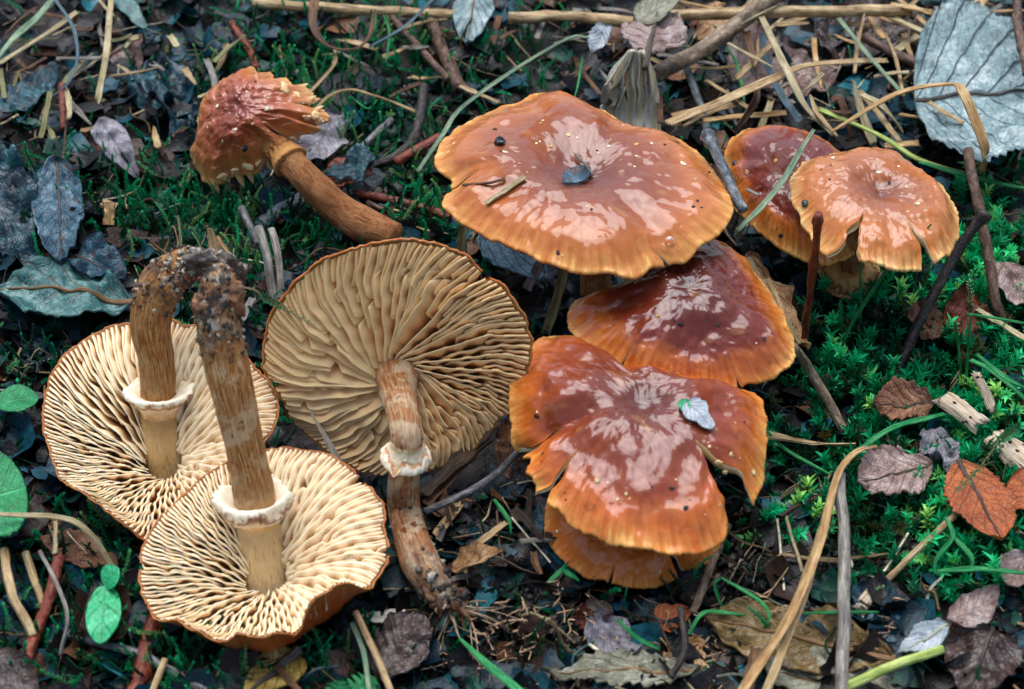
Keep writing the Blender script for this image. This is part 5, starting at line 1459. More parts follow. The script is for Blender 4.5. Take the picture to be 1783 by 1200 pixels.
# dry tuft of blades behind the broad cap
tb = thing('dry_blade_tuft', G(1095, 215, 0.0), 'tuft of pale dry blades standing behind the broad cap', 'dry grass')
for k, (x0, x1, yb, m_) in enumerate([(1075, 1052, 210, S_pale), (1085, 1066, 215, S_white), (1092, 1082, 218, S_pale), (1102, 1098, 220, S_white), (1110, 1112, 222, S_pale), (1124, 1120, 222, S_tan), (1134, 1130, 222, S_white), (1142, 1138, 218, S_pale), (1098, 1075, 214, S_white)]):
    P = spline([G(x1, yb + 40, 0.0), G(x1, yb - 20, 0.010), G((x0 + x1) / 2 - 4, 140, 0.022), G(x0 * 0.35 + 1108 * 0.65, 88, 0.032)], 30)
    blade('blade', None, 11 if k % 3 else 7, S_cream if k % 2 else S_white, '', prof=(1, 1.1, 1.0, 0.35), seed=300 + k, rag=0.2, parent=tb, P=P)

# pale rotten wood riddled with holes
def wood_piece(a, b, wpx, hpx, h, label, seed):
    P0, P1 = G(a[0], a[1], h), G(b[0], b[1], h)
    n = 26
    P = spline([P0, (P0 + P1) / 2 + UPZ * 0.0005, P1], n)
    X = nrm(P1 - P0); Y = nrm(np.cross(UPZ, X)); Zz = np.cross(X, Y)
    sec = np.array([(-1, -.6), (-.95, .5), (-.5, .8), (-.2, .95), (.1, .8), (.5, 1), (.9, .7), (1, -.2), (.9, -.8), (0, -1)])
    sec = np.vstack([sec, sec[:1]])
    V = []
    for i, p in enumerate(P):
        j = 1 + 0.10 * vn(np.arange(11) * 1.7 % 10, i * 0.25, s=seed)
        V.append(p + (sec[:, 0] * wpx * MPX * j)[:, None] * Y + (sec[:, 1] * hpx * MPX * j)[:, None] * Zz)
    V = np.array(V)
    V[0] += (X * 0.0016)[None] * vn(np.arange(11) * 1.3, s=seed + 2)[:, None]
    V[-1] += (X * 0.0022)[None] * vn(np.arange(11) * 1.3, s=seed + 3)[:, None]
    V = np.vstack([V.reshape(-1, 3), P[:1], P[-1:]])
    k = len(V); j = np.arange(10); e = (n - 1) * 11
    tr = np.vstack([np.stack([j + 1, j, np.full(10, k - 2)], 1), np.stack([e + j, e + j + 1, np.full(10, k - 1)], 1)])
    L = np.linspace(0, np.linalg.norm(P1 - P0) / 0.01, n)
    uv = np.vstack([np.stack(np.broadcast_arrays(np.linspace(0, 1, 11)[None], L[:, None]), -1).reshape(-1, 2), [[.5, 0]], [[.5, 0]]])
    tag(mk('rotten_wood', V, gq(n, 11), tr, mat=M_holed, uv=uv), label, 'wood')
t = NT('holed_wood')
o = t.obj(); u, v = t.uv()
n1 = t.noise(t.xyz(t.math('MULTIPLY', u, 22.0), t.math('MULTIPLY', v, 1.2)), 1.0, 4, 0.65)
hv = t.vor(o, 420)
hole = t.math('SUBTRACT', 1.0, t.sm(hv, 0.20, 0.27))
hole = t.math('MULTIPLY', hole, t.sm(t.noise(o, 160, 2), 0.46, 0.5))
col = t.ramp(n1, [(0.34, K(120, 84, 58)), (0.5, K(196, 176, 146)), (0.7, K(236, 226, 204))])
col = t.mix(hole, col, K(24, 20, 18))
M_holed = t.out(col, 0.75, t.bump(t.math('SUBTRACT', n1, t.math('MULTIPLY', hole, 2.0)), 0.0007, 0.9), 0.3)
wood_piece((1640, 692), (1704, 738), 15, 10, 0.012, 'cream rotten wood piece full of holes in moss', 1)
wood_piece((1728, 762), (1815, 830), 21, 14, 0.009, 'larger holed wood chunk below the cream piece', 2)
wood_piece((1700, 652), (1728, 712), 7, 6, 0.012, 'narrow pinkish wood splinter above holed wood', 3)
wood_piece((1496, 1062), (1524, 1026), 10, 8, 0.003, 'broken woody stub at the foot of pinkish straw', 4)

# loose straws that only their place tells apart
MARKS = [(1160, 90, 'the dry blade tuft'), (1270, 60, 'the thick diagonal twig'), (1240, 180, 'the bluish upright stalk'), (1400, 30, 'the ribbed hollow stalk'), (1340, 180, 'the red-brown cap top'), (1450, 130, 'the long flat straw end'), (1560, 90, 'the short brown twig'), (1500, 200, 'the short pale pointed blade'), (1590, 30, 'the broken stalk end'), (1640, 100, 'the silvery leaf margin'), (1690, 20, 'the dark bluish-green twig'), (1600, 190, 'the bend of the golden blade'), (1720, 150, 'the middle of the silvery leaf'),
         (50, 60, 'the pale yellow straw'), (110, 190, 'the short red stick'), (40, 160, 'the teal rotten strip'), (180, 120, 'the upright pale straw'), (210, 240, 'the mauve-grey shred'), (220, 80, 'the mauve-brown leaf piece'), (300, 130, 'the black rotten leaf'), (390, 60, 'the rusty stick'), (320, 220, 'the tattered cap'), (100, 20, 'the dark bluish curved blade'), (300, 30, 'the tan stalk end'),
         (790, 870, 'the dark fibrous blades'), (860, 960, 'the folded tan leaf'), (920, 900, 'the brown-black leaf'), (770, 960, 'the scaly stem'), (950, 990, 'the dark grey leaf edge'),
         (650, 70, 'the hooked dry strip'), (740, 90, 'the stout brown stick'), (820, 60, 'the silver leaf tip'), (900, 130, 'the long grey-green stem'), (980, 90, 'the crumbling tan stalk'), (1050, 70, 'the small white leaf corner'), (1100, 40, 'the ribbed pinkish leaf'), (850, 140, 'the broad cap back edge')]
zones = [
 ((1180, 1760, 5, 205), 64, 'loose straw in the tangle behind the red-brown cap', 'loose straws behind the caps', (0.004, 0.018), (40, 150), (S_pale, S_tan, S_tan, S_brown, S_grey, S_gold)),
 ((10, 420, 10, 240), 30, 'loose straw among black litter beside the tattered cap', 'loose straws by the tattered cap', (0.003, 0.010), (25, 90), (S_pale, S_tan, S_olive, S_grey, S_brown)),
 ((760, 980, 850, 1010), 16, 'loose straw on dark litter between scaly stem and front cap', 'loose straws by the scaly stem', (0.003, 0.008), (30, 90), (S_tan, S_brown, S_dark, S_grey)),
 ((600, 1180, 20, 160), 22, 'loose straw on dark moss behind the broad cap', 'loose straws behind the broad cap', (0.003, 0.008), (30, 80), (S_tan, S_brown, S_grey)),
]
for zi, ((ua, ub, va, vb), cnt, lab, grp, hr_, lr, mats_) in enumerate(zones):
    for k in range(cnt):
        u, v = random.uniform(ua, ub), random.uniform(va, vb)
        a = random.gauss(0.5 if zi == 0 else 0.0, 0.9); L = random.uniform(*lr)
        du, dv = L * math.cos(a) / 2, L * math.sin(a) / 2 * 0.8
        h0 = random.uniform(*hr_)
        pts = [(u - du, v - dv), (u + random.uniform(-4, 4), v + random.uniform(-4, 4)), (u + du, v + dv)]
        m_ = random.choice(mats_); wd_ = random.uniform(2.5, 7)
        ad = ('short' if L < (lr[0] + lr[1]) / 2 else 'long') + (' thin ' if wd_ < 4.6 else ' wide ') + {id(S_pale): 'pale', id(S_tan): 'tan', id(S_brown): 'brown', id(S_grey): 'grey', id(S_gold): 'golden', id(S_olive): 'olive', id(S_dark): 'blackish'}[id(m_)] + ' '
        mk_ = min(MARKS, key=lambda q: (q[0] - u) ** 2 + 2 * (q[1] - v) ** 2)[2]
        blade('straw', pts, wd_, m_, ad + 'loose straw close to ' + mk_, group=grp, seed=700 + zi * 60 + k, h=(h0, h0 + random.uniform(-0.002, 0.004)), n=16, fold=random.uniform(0.2, 0.7), twist=random.uniform(-0.6, 0.6), prof=random.choice([(1, 1), (0.4, 1, 0.8), (1, 1, 0.3)]))

def moss_shoot(pts, h, label, seed, size=0.0022, cols=(K(30, 120, 76), K(120, 186, 120))):
    P = spline(px_path(pts, h) if not isinstance(pts[0], np.ndarray) else pts, 36)
    T, A, B = frames(P)
    r_ = random.Random(seed)
    V, F, C_ = [], [], []
    for i in range(36):
        for q in range(3):
            an = i * 1.1 + q * 2.094 + r_.uniform(-0.3, 0.3)
            rad = A[i] * math.cos(an) + B[i] * math.sin(an)
            L = size * (1.1 - 0.6 * i / 36) * r_.uniform(0.8, 1.2)
            d = nrm(rad * 0.85 + T[i] * 0.6); w_ = nrm(np.cross(d, T[i])) * L * 0.2
            b = len(V)
            V += [P[i], P[i] + d * L * 0.5 + w_, P[i] + d * L, P[i] + d * L * 0.5 - w_]
            F += [(b, b + 1, b + 2), (b, b + 2, b + 3)]
            f_ = i / 36
            cc = np.array(cols[0][:3]) * (1 - f_) + np.array(cols[1][:3]) * f_
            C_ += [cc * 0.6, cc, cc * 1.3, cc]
    th_ = thing('moss_shoot', P[0], label, 'moss')
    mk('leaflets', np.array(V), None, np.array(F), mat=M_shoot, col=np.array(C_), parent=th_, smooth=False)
    V, Q, Tr, uv = tube_data(P, np.linspace(0.0003, 0.00015, 36), 6)
    mk('stem', V, Q, Tr, mat=S_olive, uv=uv, parent=th_)
M_shoot = mat_col('moss_shoot_green', 0.4, 0.5)
moss_shoot([(1770, 745), (1740, 770), (1705, 815), (1668, 852)], (0.010, 0.0165, 0.0175, 0.016), 'leafy moss shoot lying across the orange toothed leaf', 1)
moss_shoot([YP(452, 512, -0.030), YP(490, 535, -0.046), YP(522, 552, -0.050), YP(545, 566, -0.052)], None, 'small moss shoot lying on the ochre gills', 2, 0.0016, (K(26, 96, 62), K(80, 130, 90)))
moss_shoot([(1690, 600), (1685, 560), (1690, 520), (1688, 490)], (0.004, 0.008, 0.012, 0.016), 'upright moss shoot in front of the rust leaf', 3)

# ------------------------------------------------------------------ things lying on the caps, found by dropping them onto the real surface
from mathutils.bvhtree import BVHTree
def bvh_of(o):
    me = o.data
    b = np.array(o['_b'])
    vs = [tuple(b + np.array(v.co)) for v in me.vertices]
    return BVHTree.FromPolygons(vs, [tuple(p.vertices) for p in me.polygons])
BV = {k: bvh_of(o) for k, o in (('5', cap5), ('6', cap6), ('7', cap7), ('8', cap8), ('9', cap9), ('10', cap10), ('1', cap1))}
def hit(k, u, v):
    d = ray(u, v)
    p, n_, i, dist = BV[k].ray_cast(Vector(CPOS), Vector(d / np.linalg.norm(d)))
    if p is None:
        return None
    n_ = np.array(n_)
    return np.array(p), (n_ if n_[2] > 0 else -n_)

def chip_data(p, n_, r, seed, flat=0.35):
    a = np.linspace(0, math.pi, 6)[:, None]; b = np.linspace(0, 2 * math.pi, 9)[None]
    d = np.stack(np.broadcast_arrays(np.sin(a) * np.cos(b), np.sin(a) * np.sin(b), flat * np.cos(a)), -1)
    rr = r * (1 + 0.45 * vn(d[..., 0] * 2.2 + seed, d[..., 1] * 2.2, d[..., 2] * 3, s=seed))
    e1 = nrm(np.cross(n_, [0.3, 0.9, 0.1])); e2 = np.cross(n_, e1)
    an = seed * 1.7
    f1, f2 = e1 * math.cos(an) + e2 * math.sin(an), -e1 * math.sin(an) + e2 * math.cos(an)
    V = p + n_ * r * flat * 0.7 + rr[..., None] * (d[..., 0:1] * f1 * 1.3 + d[..., 1:2] * f2 + d[..., 2:3] * n_)
    return V.reshape(-1, 3), gq(6, 9)

flecks = {'5': [(862, 225), (945, 210), (880, 265), (955, 262), (990, 235), (1005, 240), (1040, 262), (1060, 255), (1108, 252), (1135, 250), (1158, 252), (1180, 248), (1185, 232), (1080, 215), (972, 440), (905, 285), (918, 300), (1235, 300), (1208, 360), (1215, 350), (1190, 285), (790, 250), (1105, 290), (1030, 365), (960, 255)],
          '9': [(1040, 837), (1090, 860), (1170, 850), (1253, 880), (1296, 735), (945, 790), (1150, 830), (985, 870), (1075, 870), (935, 725), (1195, 885)],
          '7': [(1430, 295), (1578, 325), (1530, 300), (1548, 318), (1598, 355), (1450, 275), (1565, 290), (1420, 330)],
          '8': [(1225, 440), (1235, 425), (1185, 565), (1250, 565), (1145, 550), (1330, 590)],
          '6': [(1280, 237), (1350, 280), (1360, 410), (1300, 300)],
          '1': [(445, 142), (462, 168), (450, 236), (387, 246), (378, 185), (365, 215), (410, 225), (440, 215), (465, 190)],
          '10': [(970, 925), (1150, 995)]}
for k in flecks:
    fv, fq, fc, o_ = [], [], [], 0
    for q, (u, v) in enumerate(flecks[k]):
        for z_ in range(2):
            hh = hit(k, u + (0 if z_ == 0 else random.uniform(-26, 26)), v + (0 if z_ == 0 else random.uniform(-20, 20)))
            if hh is None:
                continue
            V, Q = chip_data(hh[0], hh[1], random.uniform(0.00025, 0.0007) * (1 if z_ == 0 else 0.5), q + z_ * 31, 0.2)
            fv.append(V); fq.append(Q + o_); o_ += len(V)
            fc.append(np.tile(np.array(random.choice([K(226, 208, 160), K(236, 224, 190), K(206, 180, 130), K(190, 140, 90), K(60, 50, 44), K(40, 34, 30)])[:3]), (len(V), 1)))
    if not fv:
        continue
    f_ = mk('crumbs', np.vstack(fv), np.vstack(fq), mat=mat_col('crumb', 0.7, 0.3) if '_crm' not in globals() else _crm, col=np.vstack(fc))
    _crm = f_.data.materials[0]
    nm_ = {'5': 'the broad flat orange cap', '9': 'the large front cap', '7': 'the small split cap', '8': 'the dark red conical cap', '6': 'the half hidden red-brown cap', '1': 'the tattered cap', '10': 'the low tawny cap'}[k]
    tag(f_, 'tiny cream crumbs scattered over ' + nm_, 'crumbs', kind='stuff')

def chip(name, k, u, v, r, mat, label, cat, flat=0.5, seed=0):
    hh = hit(k, u, v)
    if hh is None:
        return
    V, Q = chip_data(hh[0], hh[1], r, seed, flat)
    return tag(mk(name, V, Q, mat=mat, smooth=False), label, cat)
M_blk = mat_bark(K(10, 16, 20), K(26, 38, 44), K(70, 88, 94), 0.35)
chip('soil_crumb', '5', 872, 251, 0.0014, M_blk, 'black soil crumb sitting on the broad orange cap', 'soil crumb', 0.9, 3)
chip('soil_crumb', '7', 1403, 355, 0.0010, M_blk, 'black speck on the small split cap', 'soil crumb', 0.6, 5)
chip('soil_crumb', '6', 1280, 286, 0.0007, M_blk, 'tiny black crumb on the red-brown cap', 'soil crumb', 0.8, 6)
chip('soil_crumb', '1', 425, 258, 0.0009, M_blk, 'black speck on the tattered cap', 'soil crumb', 0.6, 7)

def cap_leaf(k, a, b, hw, mat, label, kind='shred', seed=0, lift=0.0006, **op):
    A_, B_ = hit(k, *a), hit(k, *b)
    if A_ is None or B_ is None:
        return
    nn = nrm(A_[1] + B_[1])
    th_ = thing('leaf_scrap', A_[0], label, 'leaf')
    build_leaf('leaf_scrap', None, None, hw, '', mat, kind, pts=[A_[0] + nn * lift, B_[0] + nn * lift, nn], parent=th_, seed=seed, **op)
cap_leaf('5', (980, 322), (1026, 296), 0.0030, ML['slate'], 'dark blue-grey leaf scrap in the hollow of the broad cap', 'oval', 71, crum=0.0004, curl=-0.1, fold=0.05)
cap_leaf('9', (1195, 705), (1240, 752), 0.0035, ML['white'], 'crumpled silver-white leaf scrap stuck on the front cap', 'shred', 73, lift=0.0012, crum=0.0010, ragged=0.3)
cap_leaf('9', (1188, 700), (1200, 728), 0.0014, ML['sprout'], 'bright green leaf fragment beside the silver scrap', 'shred', 74, lift=0.0014, crum=0.0004)
def cap_straw(k, pts, wpx, mat, label, seed, lift=0.0004):
    P = [hit(k, *q) for q in pts]
    if any(p is None for p in P):
        return
    P = spline([p[0] + p[1] * lift for p in P], 20)
    blade('straw', None, wpx, mat, label, P=P, seed=seed, fold=0.5)
cap_straw('5', [(848, 357), (880, 336), (914, 312)], 4, S_pale, 'pale straw bit lying on the broad orange cap', 401, 0.0007)
cap_straw('5', [(808, 326), (850, 322), (880, 314)], 2, S_brown, 'fine brown stalk lying near the split in the broad cap', 402, 0.0006)
cap_straw('5', [(1002, 275), (1018, 292), (1034, 312)], 1.5, S_grey, 'hair-thin grey fibre beside the leaf scrap in the hollow', 403, 0.0012)

# pale torn flesh along the bite in the front cap and the ragged side of the tattered cap
def flesh(k, parent, pts, r0, r1, seed):
    V_, Q_, o_ = [], [], 0
    r_ = random.Random(seed)
    for q, (u, v) in enumerate(pts):
        for z_ in range(2):
            hh = hit(k, u + r_.uniform(-5, 5), v + r_.uniform(-5, 5))
            if hh is None:
                continue
            V, Q = chip_data(hh[0] - hh[1] * 0.0006, hh[1], r_.uniform(r0, r1), seed + q * 3 + z_, 0.45)
            V_.append(V); Q_.append(Q + o_); o_ += len(V)
    if V_:
        V_ = np.vstack(V_)
        g_ = mk('torn_flesh', V_, np.vstack(Q_), mat=M_flesh, uv=np.stack([np.zeros(len(V_)), np.random.default_rng(seed).uniform(0.3, 1, len(V_))], 1), parent=parent)
        g_['kind'] = 'stuff'
for k_, par_, pts_ in (('9', t9, [(1240, 776), (1250, 782), (1262, 786), (1276, 792), (1290, 800), (1304, 812), (1316, 826), (1252, 800), (1260, 818), (1266, 836), (1274, 852), (1282, 870), (1322, 842)]),
                       ('1', t1, [(500, 150), (515, 165), (528, 172), (540, 185), (548, 198), (556, 212), (520, 185), (532, 205), (505, 240), (490, 255), (470, 268), (450, 282), (430, 294), (410, 300), (388, 308)])):
    par_['_b'] = [float(x) for x in par_.location]
    flesh(k_, par_, pts_, 0.0004, 0.0009 if k_ == '9' else 0.0015, 91)

# raindrops
def mat_water():
    t = NT('water')
    t.b.inputs['Base Color'].default_value = (1, 1, 1, 1)
    t.b.inputs['Roughness'].default_value = 0.0
    t.b.inputs['IOR'].default_value = 1.33
    t.b.inputs['Transmission Weight'].default_value = 1.0
    return t.m
M_water = mat_water()
def drop(p, n_, r, label):
    a = np.linspace(0, math.pi, 10)[:, None]; b = np.linspace(0, 2 * math.pi, 17)[None]
    d = np.stack(np.broadcast_arrays(np.sin(a) * np.cos(b), np.sin(a) * np.sin(b), 0.7 * np.cos(a)), -1)
    e1 = nrm(np.cross(n_, [0.3, 0.9, 0.1])); e2 = np.cross(n_, e1)
    V = (p + n_ * r * 0.35 + r * (d[..., 0:1] * e1 + d[..., 1:2] * e2 + d[..., 2:3] * n_)).reshape(-1, 3)
    tag(mk('raindrop', V, gq(10, 17), mat=M_water), label, 'raindrop')
hh = hit('5', 1166, 421)
if hh is not None:
    drop(hh[0], hh[1], 0.0013, 'clear raindrop at the notched margin of the broad cap')

# ------------------------------------------------------------------ moss, litter, crumbs
FOOT = [(np.array(r2[1]), 0.030, 0.012), (np.array(r3[1]), 0.016, 0), (np.array(r4[1]), 0.016, 0), (np.array(c10), 0.010, 0)]
def free(P, pad=0.0):
    ok = np.ones(len(P), bool)
    for cc, rad, sh in FOOT[1:]:
        ok &= np.hypot(P[:, 0] - cc[0], P[:, 1] - cc[1]) > rad + pad
    cc = FOOT[0][0]
    ok &= ~((np.abs(P[:, 0] - cc[0]) < 0.033) & (np.abs(P[:, 1] - (cc[1] + 0.0)) < 0.013))
    return ok

def ground_pts(U, Vv):
    d = FWD[None] + RGT[None] * ((U - 891.5) / FPX)[:, None] + UPV[None] * ((600 - Vv) / FPX)[:, None]
    P = CPOS[None] + d * ((0 - CPOS[2]) / d[:, 2])[:, None]
    P[:, 2] = tz(P[:, 0], P[:, 1])
    return P

def blobs(U, Vv, B):
    r = np.zeros(len(U))
    for (u, v, ru, rv, w_) in B:
        r = np.maximum(r, w_ * np.exp(-(((U - u) / ru) ** 2 + ((Vv - v) / rv) ** 2)))
    return r

def sample(n, dens, lo=(-450, -140), hi=(2250, 1420)):
    """points picked by a density in photo coordinates; the far rows are thinned so that cover is even on the ground"""
    U = rng.uniform(lo[0], hi[0], n * 8); Vv = rng.uniform(lo[1], hi[1], n * 8)
    k = rng.random(len(U)) < np.clip(dens(U, Vv), 0, 1)
    U, Vv = U[k][:n], Vv[k][:n]
    return ground_pts(U, Vv), U, Vv

def instance(T, P, rotz, tilt, taz, scl, colr):
    """T = (verts, faces, shade); one joined array of all copies"""
    v, f, sh = T
    n, m = len(P), len(v)
    cz, sz = np.cos(rotz)[:, None], np.sin(rotz)[:, None]
    x = v[None, :, 0] * cz - v[None, :, 1] * sz
    y = v[None, :, 0] * sz + v[None, :, 1] * cz
    z = np.repeat(v[None, :, 2], n, 0)
    ct, st = np.cos(tilt)[:, None], np.sin(tilt)[:, None]
    ca, sa = np.cos(taz)[:, None], np.sin(taz)[:, None]
    xr, yr = x * ca + y * sa, -x * sa + y * ca
    xr, z = xr * ct + z * st, -xr * st + z * ct
    x, y = xr * ca - yr * sa, xr * sa + yr * ca
    V = np.stack([x, y, z], -1) * scl[:, None, None] + P[:, None]
    F = (f[None] + (np.arange(n) * m)[:, None, None]).reshape(-1, f.shape[1])
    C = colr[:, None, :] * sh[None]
    return V.reshape(-1, 3), F, C.reshape(-1, 3)

def sprig(kind, seed):
    r_ = random.Random(seed)
    V, F, S = [], [], []
    nlf = 40
    bend = r_.uniform(0.1, 0.5)
    def axis_pt(s):
        return np.array([bend * s * s, 0.08 * math.sin(s * 5 + seed), s * (1 - 0.25 * bend)])
    for i in range(nlf):
        s = (i + 1) / nlf
        p = axis_pt(s)
        tdir = nrm(axis_pt(min(1, s + 0.02)) - axis_pt(s - 0.02))
        an = i * 2.4 + r_.uniform(-0.4, 0.4)
        e1 = nrm(np.cross(tdir, [0.2, 1, 0.1])); e2 = np.cross(tdir, e1)
        rad = e1 * math.cos(an) + e2 * math.sin(an)
        if kind == 'star':
            L, wd, sp_ = 0.26 * (0.6 + 0.6 * s), 0.050, 0.95 - 0.35 * s
        else:
            L, wd, sp_ = 0.13 * (1.15 - 0.6 * s), 0.034, 0.9 - 0.5 * s
            rad = nrm(rad * np.array([1, 1, 1]) + e1 * math.copysign(0.6, math.cos(an)))
        L *= r_.uniform(0.8, 1.2)
        d = nrm(rad * math.sin(sp_) + tdir * math.cos(sp_))
        w_ = nrm(np.cross(d, tdir))
        up = np.cross(w_, d)
        b = len(V)
        V += [p, p + d * L * 0.45 + w_ * wd + up * 0.02, p + d * L - up * L * 0.15, p + d * L * 0.45 - w_ * wd + up * 0.02]
        F += [(b, b + 1, b + 2), (b, b + 2, b + 3)]
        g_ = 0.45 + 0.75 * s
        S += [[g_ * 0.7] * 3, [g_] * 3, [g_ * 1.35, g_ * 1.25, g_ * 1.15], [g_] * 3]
    for i in range(4):
        a, b_ = axis_pt(i / 4), axis_pt((i + 1) / 4)
        b = len(V)
        for q in range(3):
            an = q * 2.094
            o_ = np.array([math.cos(an), math.sin(an), 0]) * 0.016
            V += [a + o_, b_ + o_]
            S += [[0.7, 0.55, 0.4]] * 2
        for q in range(3):
            w0, w1 = b + 2 * q, b + 2 * ((q + 1) % 3)
            F += [(w0, w1, w1 + 1), (w0, w1 + 1, w0 + 1)]
    return np.array(V), np.array(F), np.array(S)

def scatter_moss(name, label, kind, n, dens, palette, smin, smax, tiltmax, seed):
    tmpl = [sprig(kind, seed + q) for q in range(6)]
    P, U, Vv = sample(n, dens)
    k = free(P)
    P = P[k]
    P[:, 2] -= 0.0022
    pal = np.array([p[:3] for p in palette])
    cl = vn(P[:, 0] * 90, P[:, 1] * 90, s=seed) * 0.35 + 0.5 + rng.normal(0, 0.22, len(P))
    ci = np.clip(cl, 0, 0.999) * (len(pal) - 1)
    i0 = ci.astype(int); fr = (ci - i0)[:, None]
    colr = pal[i0] * (1 - fr) + pal[i0 + 1] * fr
    which = rng.integers(0, 6, len(P))
    AV, AF, AC, o_ = [], [], [], 0
    for q in range(6):
        m_ = which == q
        nq = int(m_.sum())
        V, F, C_ = instance(tmpl[q], P[m_], rng.uniform(0, 6.283, nq), rng.uniform(0, tiltmax, nq), rng.uniform(0, 6.283, nq), rng.uniform(smin, smax, nq), colr[m_])
        AV.append(V); AF.append(F + o_); AC.append(C_); o_ += len(V)
    t = NT('moss_green')
    a = t.n('ShaderNodeAttribute', attribute_name='Col')
    t.out(a.outputs['Color'], 0.38, None, 0.5)
    tr_ = t.n('ShaderNodeBsdfTranslucent'); mx = t.n('ShaderNodeMixShader')
    t.set(tr_.inputs[0], a.outputs['Color']); mx.inputs[0].default_value = 0.3
    t.set(mx.inputs[1], t.b.outputs[0]); t.set(mx.inputs[2], tr_.outputs[0]); t.set(t.o.inputs[0], mx.outputs[0])
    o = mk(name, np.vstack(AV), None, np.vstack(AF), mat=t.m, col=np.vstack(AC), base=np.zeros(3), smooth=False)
    tag(o, label, 'moss', kind='stuff')

D_feather = [(300, 370, 190, 75, 1), (560, 120, 190, 100, 0.9), (650, 215, 150, 80, 0.9), (380, 490, 90, 70, 0.9), (520, 430, 90, 70, 0.9), (740, 370, 70, 50, 0.9), (160, 1030, 130, 110, 0.6), (120, 1150, 170, 60, 0.7), (330, 1170, 130, 50, 0.8),
             (570, 1150, 80, 60, 0.6), (440, 30, 120, 50, 0.4), (900, 110, 90, 70, 0.4), (180, 310, 120, 40, 0.5), (30, 640, 60, 60, 0.4), (1740, 300, 60, 40, 0.2), (820, 430, 60, 40, 0.4), (60, 250, 60, 50, 0.2), (1200, 150, 60, 60, 0.15), (560, 700, 120, 140, 0.5), (890, 1100, 40, 30, 0.3)]
D_star = [(1660, 640, 200, 120, 1), (1500, 650, 110, 70, 0.9), (1730, 520, 110, 110, 0.9), (1560, 760, 160, 60, 0.7), (1610, 890, 190, 70, 0.9), (1740, 790, 110, 150, 1), (1470, 880, 90, 70, 0.7), (1420, 800, 80, 60, 0.6), (1720, 960, 130, 60, 0.9), (1540, 500, 110, 60, 0.8), (1650, 420, 120, 60, 0.8), (1740, 400, 80, 60, 0.7), (1950, 650, 200, 300, 0.8)]
G1, G2, G3, G4 = K(4, 70, 42), K(4, 134, 82), K(8, 190, 120), K(76, 230, 150)
scatter_moss('feather_moss', 'dark green feathery moss covering the ground behind and left', 'feather', 5400, lambda U, Vv: blobs(U, Vv, D_feather) + 0.02, [K(46, 46, 24), K(4, 60, 40), K(4, 100, 62), K(8, 146, 90), K(30, 176, 116), K(130, 176, 106)], 0.006, 0.014, 1.15, 500)
scatter_moss('star_moss', 'bright green starry moss on the right around brown leaves', 'star', 5400, lambda U, Vv: blobs(U, Vv, D_star), [K(70, 60, 26), K(40, 70, 30), G1, G2, G2, G3, G4, K(170, 226, 120)], 0.0042, 0.0118, 1.0, 600)

# leaf litter scraps
def scrap(seed):
    r_ = np.random.default_rng(seed)
    n, m = 5, 4
    x, y = np.meshgrid(np.linspace(-0.5, 0.5, n), np.linspace(-0.35, 0.35, m), indexing='ij')
    x = x + r_.normal(0, 0.05, x.shape); y = y * (1 - 0.5 * np.abs(x) ** 1.5) + r_.normal(0, 0.05, x.shape)
    z = r_.uniform(-0.5, 0.5) * x ** 2 * 2 + r_.uniform(-0.8, 0.8) * y ** 2 * 2 + r_.normal(0, 0.04, x.shape) + r_.uniform(0, 0.5) * np.abs(y)
    sh = np.repeat(r_.uniform(0.75, 1.25, (n * m, 1)), 3, 1)
    return np.stack([x, y, z], -1).reshape(-1, 3), gq(n, m), sh

def scatter_mix(name, label, cat, tmpls, n, dens, palette, weights, smin, smax, tiltmax, hmax, mat, zoff=0.0, pad=0.0, aniso=None):
    P, U, Vv = sample(n, dens)
    P = P[free(P, pad)]
    P[:, 2] += rng.uniform(0, hmax, len(P)) + zoff
    pal = np.array([p[:3] for p in palette])
    colr = pal[rng.choice(len(pal), len(P), p=np.array(weights) / sum(weights))] * rng.uniform(0.6, 1.35, (len(P), 1))
    which = rng.integers(0, len(tmpls), len(P))
    AV, AF, AC, o_ = [], [], [], 0
    for q in range(len(tmpls)):
        m_ = which == q
        nq = int(m_.sum())
        V, F, C_ = instance(tmpls[q], P[m_], rng.uniform(0, 6.283, nq), rng.uniform(0, tiltmax, nq), rng.uniform(0, 6.283, nq), smin * (smax / smin) ** rng.random(nq), colr[m_])
        AV.append(V); AF.append(F + o_); AC.append(C_); o_ += len(V)
    F = np.vstack(AF)
    o = mk(name, np.vstack(AV), F if F.shape[1] == 4 else None, F if F.shape[1] == 3 else None, mat=mat, col=np.vstack(AC), base=np.zeros(3))
    tag(o, label, cat, kind='stuff')

M_lit = mat_col('litter_scrap', 0.45, 0.3, 0.0006, 420)
D_soil = [(1300, 1000, 230, 120, 1), (1500, 980, 160, 100, 1), (950, 1080, 160, 100, 1), (1700, 1080, 160, 60, 0.8), (1100, 1060, 200, 60, 1), (1330, 900, 60, 60, 0.8), (850, 900, 80, 120, 0.5)]
soil = lambda U, Vv: blobs(U, Vv, D_soil)
scatter_mix('leaf_litter', 'dark decaying leaf scraps covering the woodland floor', 'leaf litter', [scrap(q) for q in range(10)], 6400,
            lambda U, Vv: 0.9 - 0.75 * soil(U, Vv) - 0.65 * blobs(U, Vv, D_star) - 0.5 * blobs(U, Vv, D_feather), [K(10, 9, 9), K(22, 17, 14), K(6, 34, 42), K(10, 62, 74), K(50, 32, 20), K(90, 58, 34), K(30, 92, 100), K(14, 56, 44)], [3, 2.5, 3, 2.4, 1.6, 0.8, 0.7, 1.4], 0.003, 0.015, 0.8, 0.004, M_lit, -0.001)

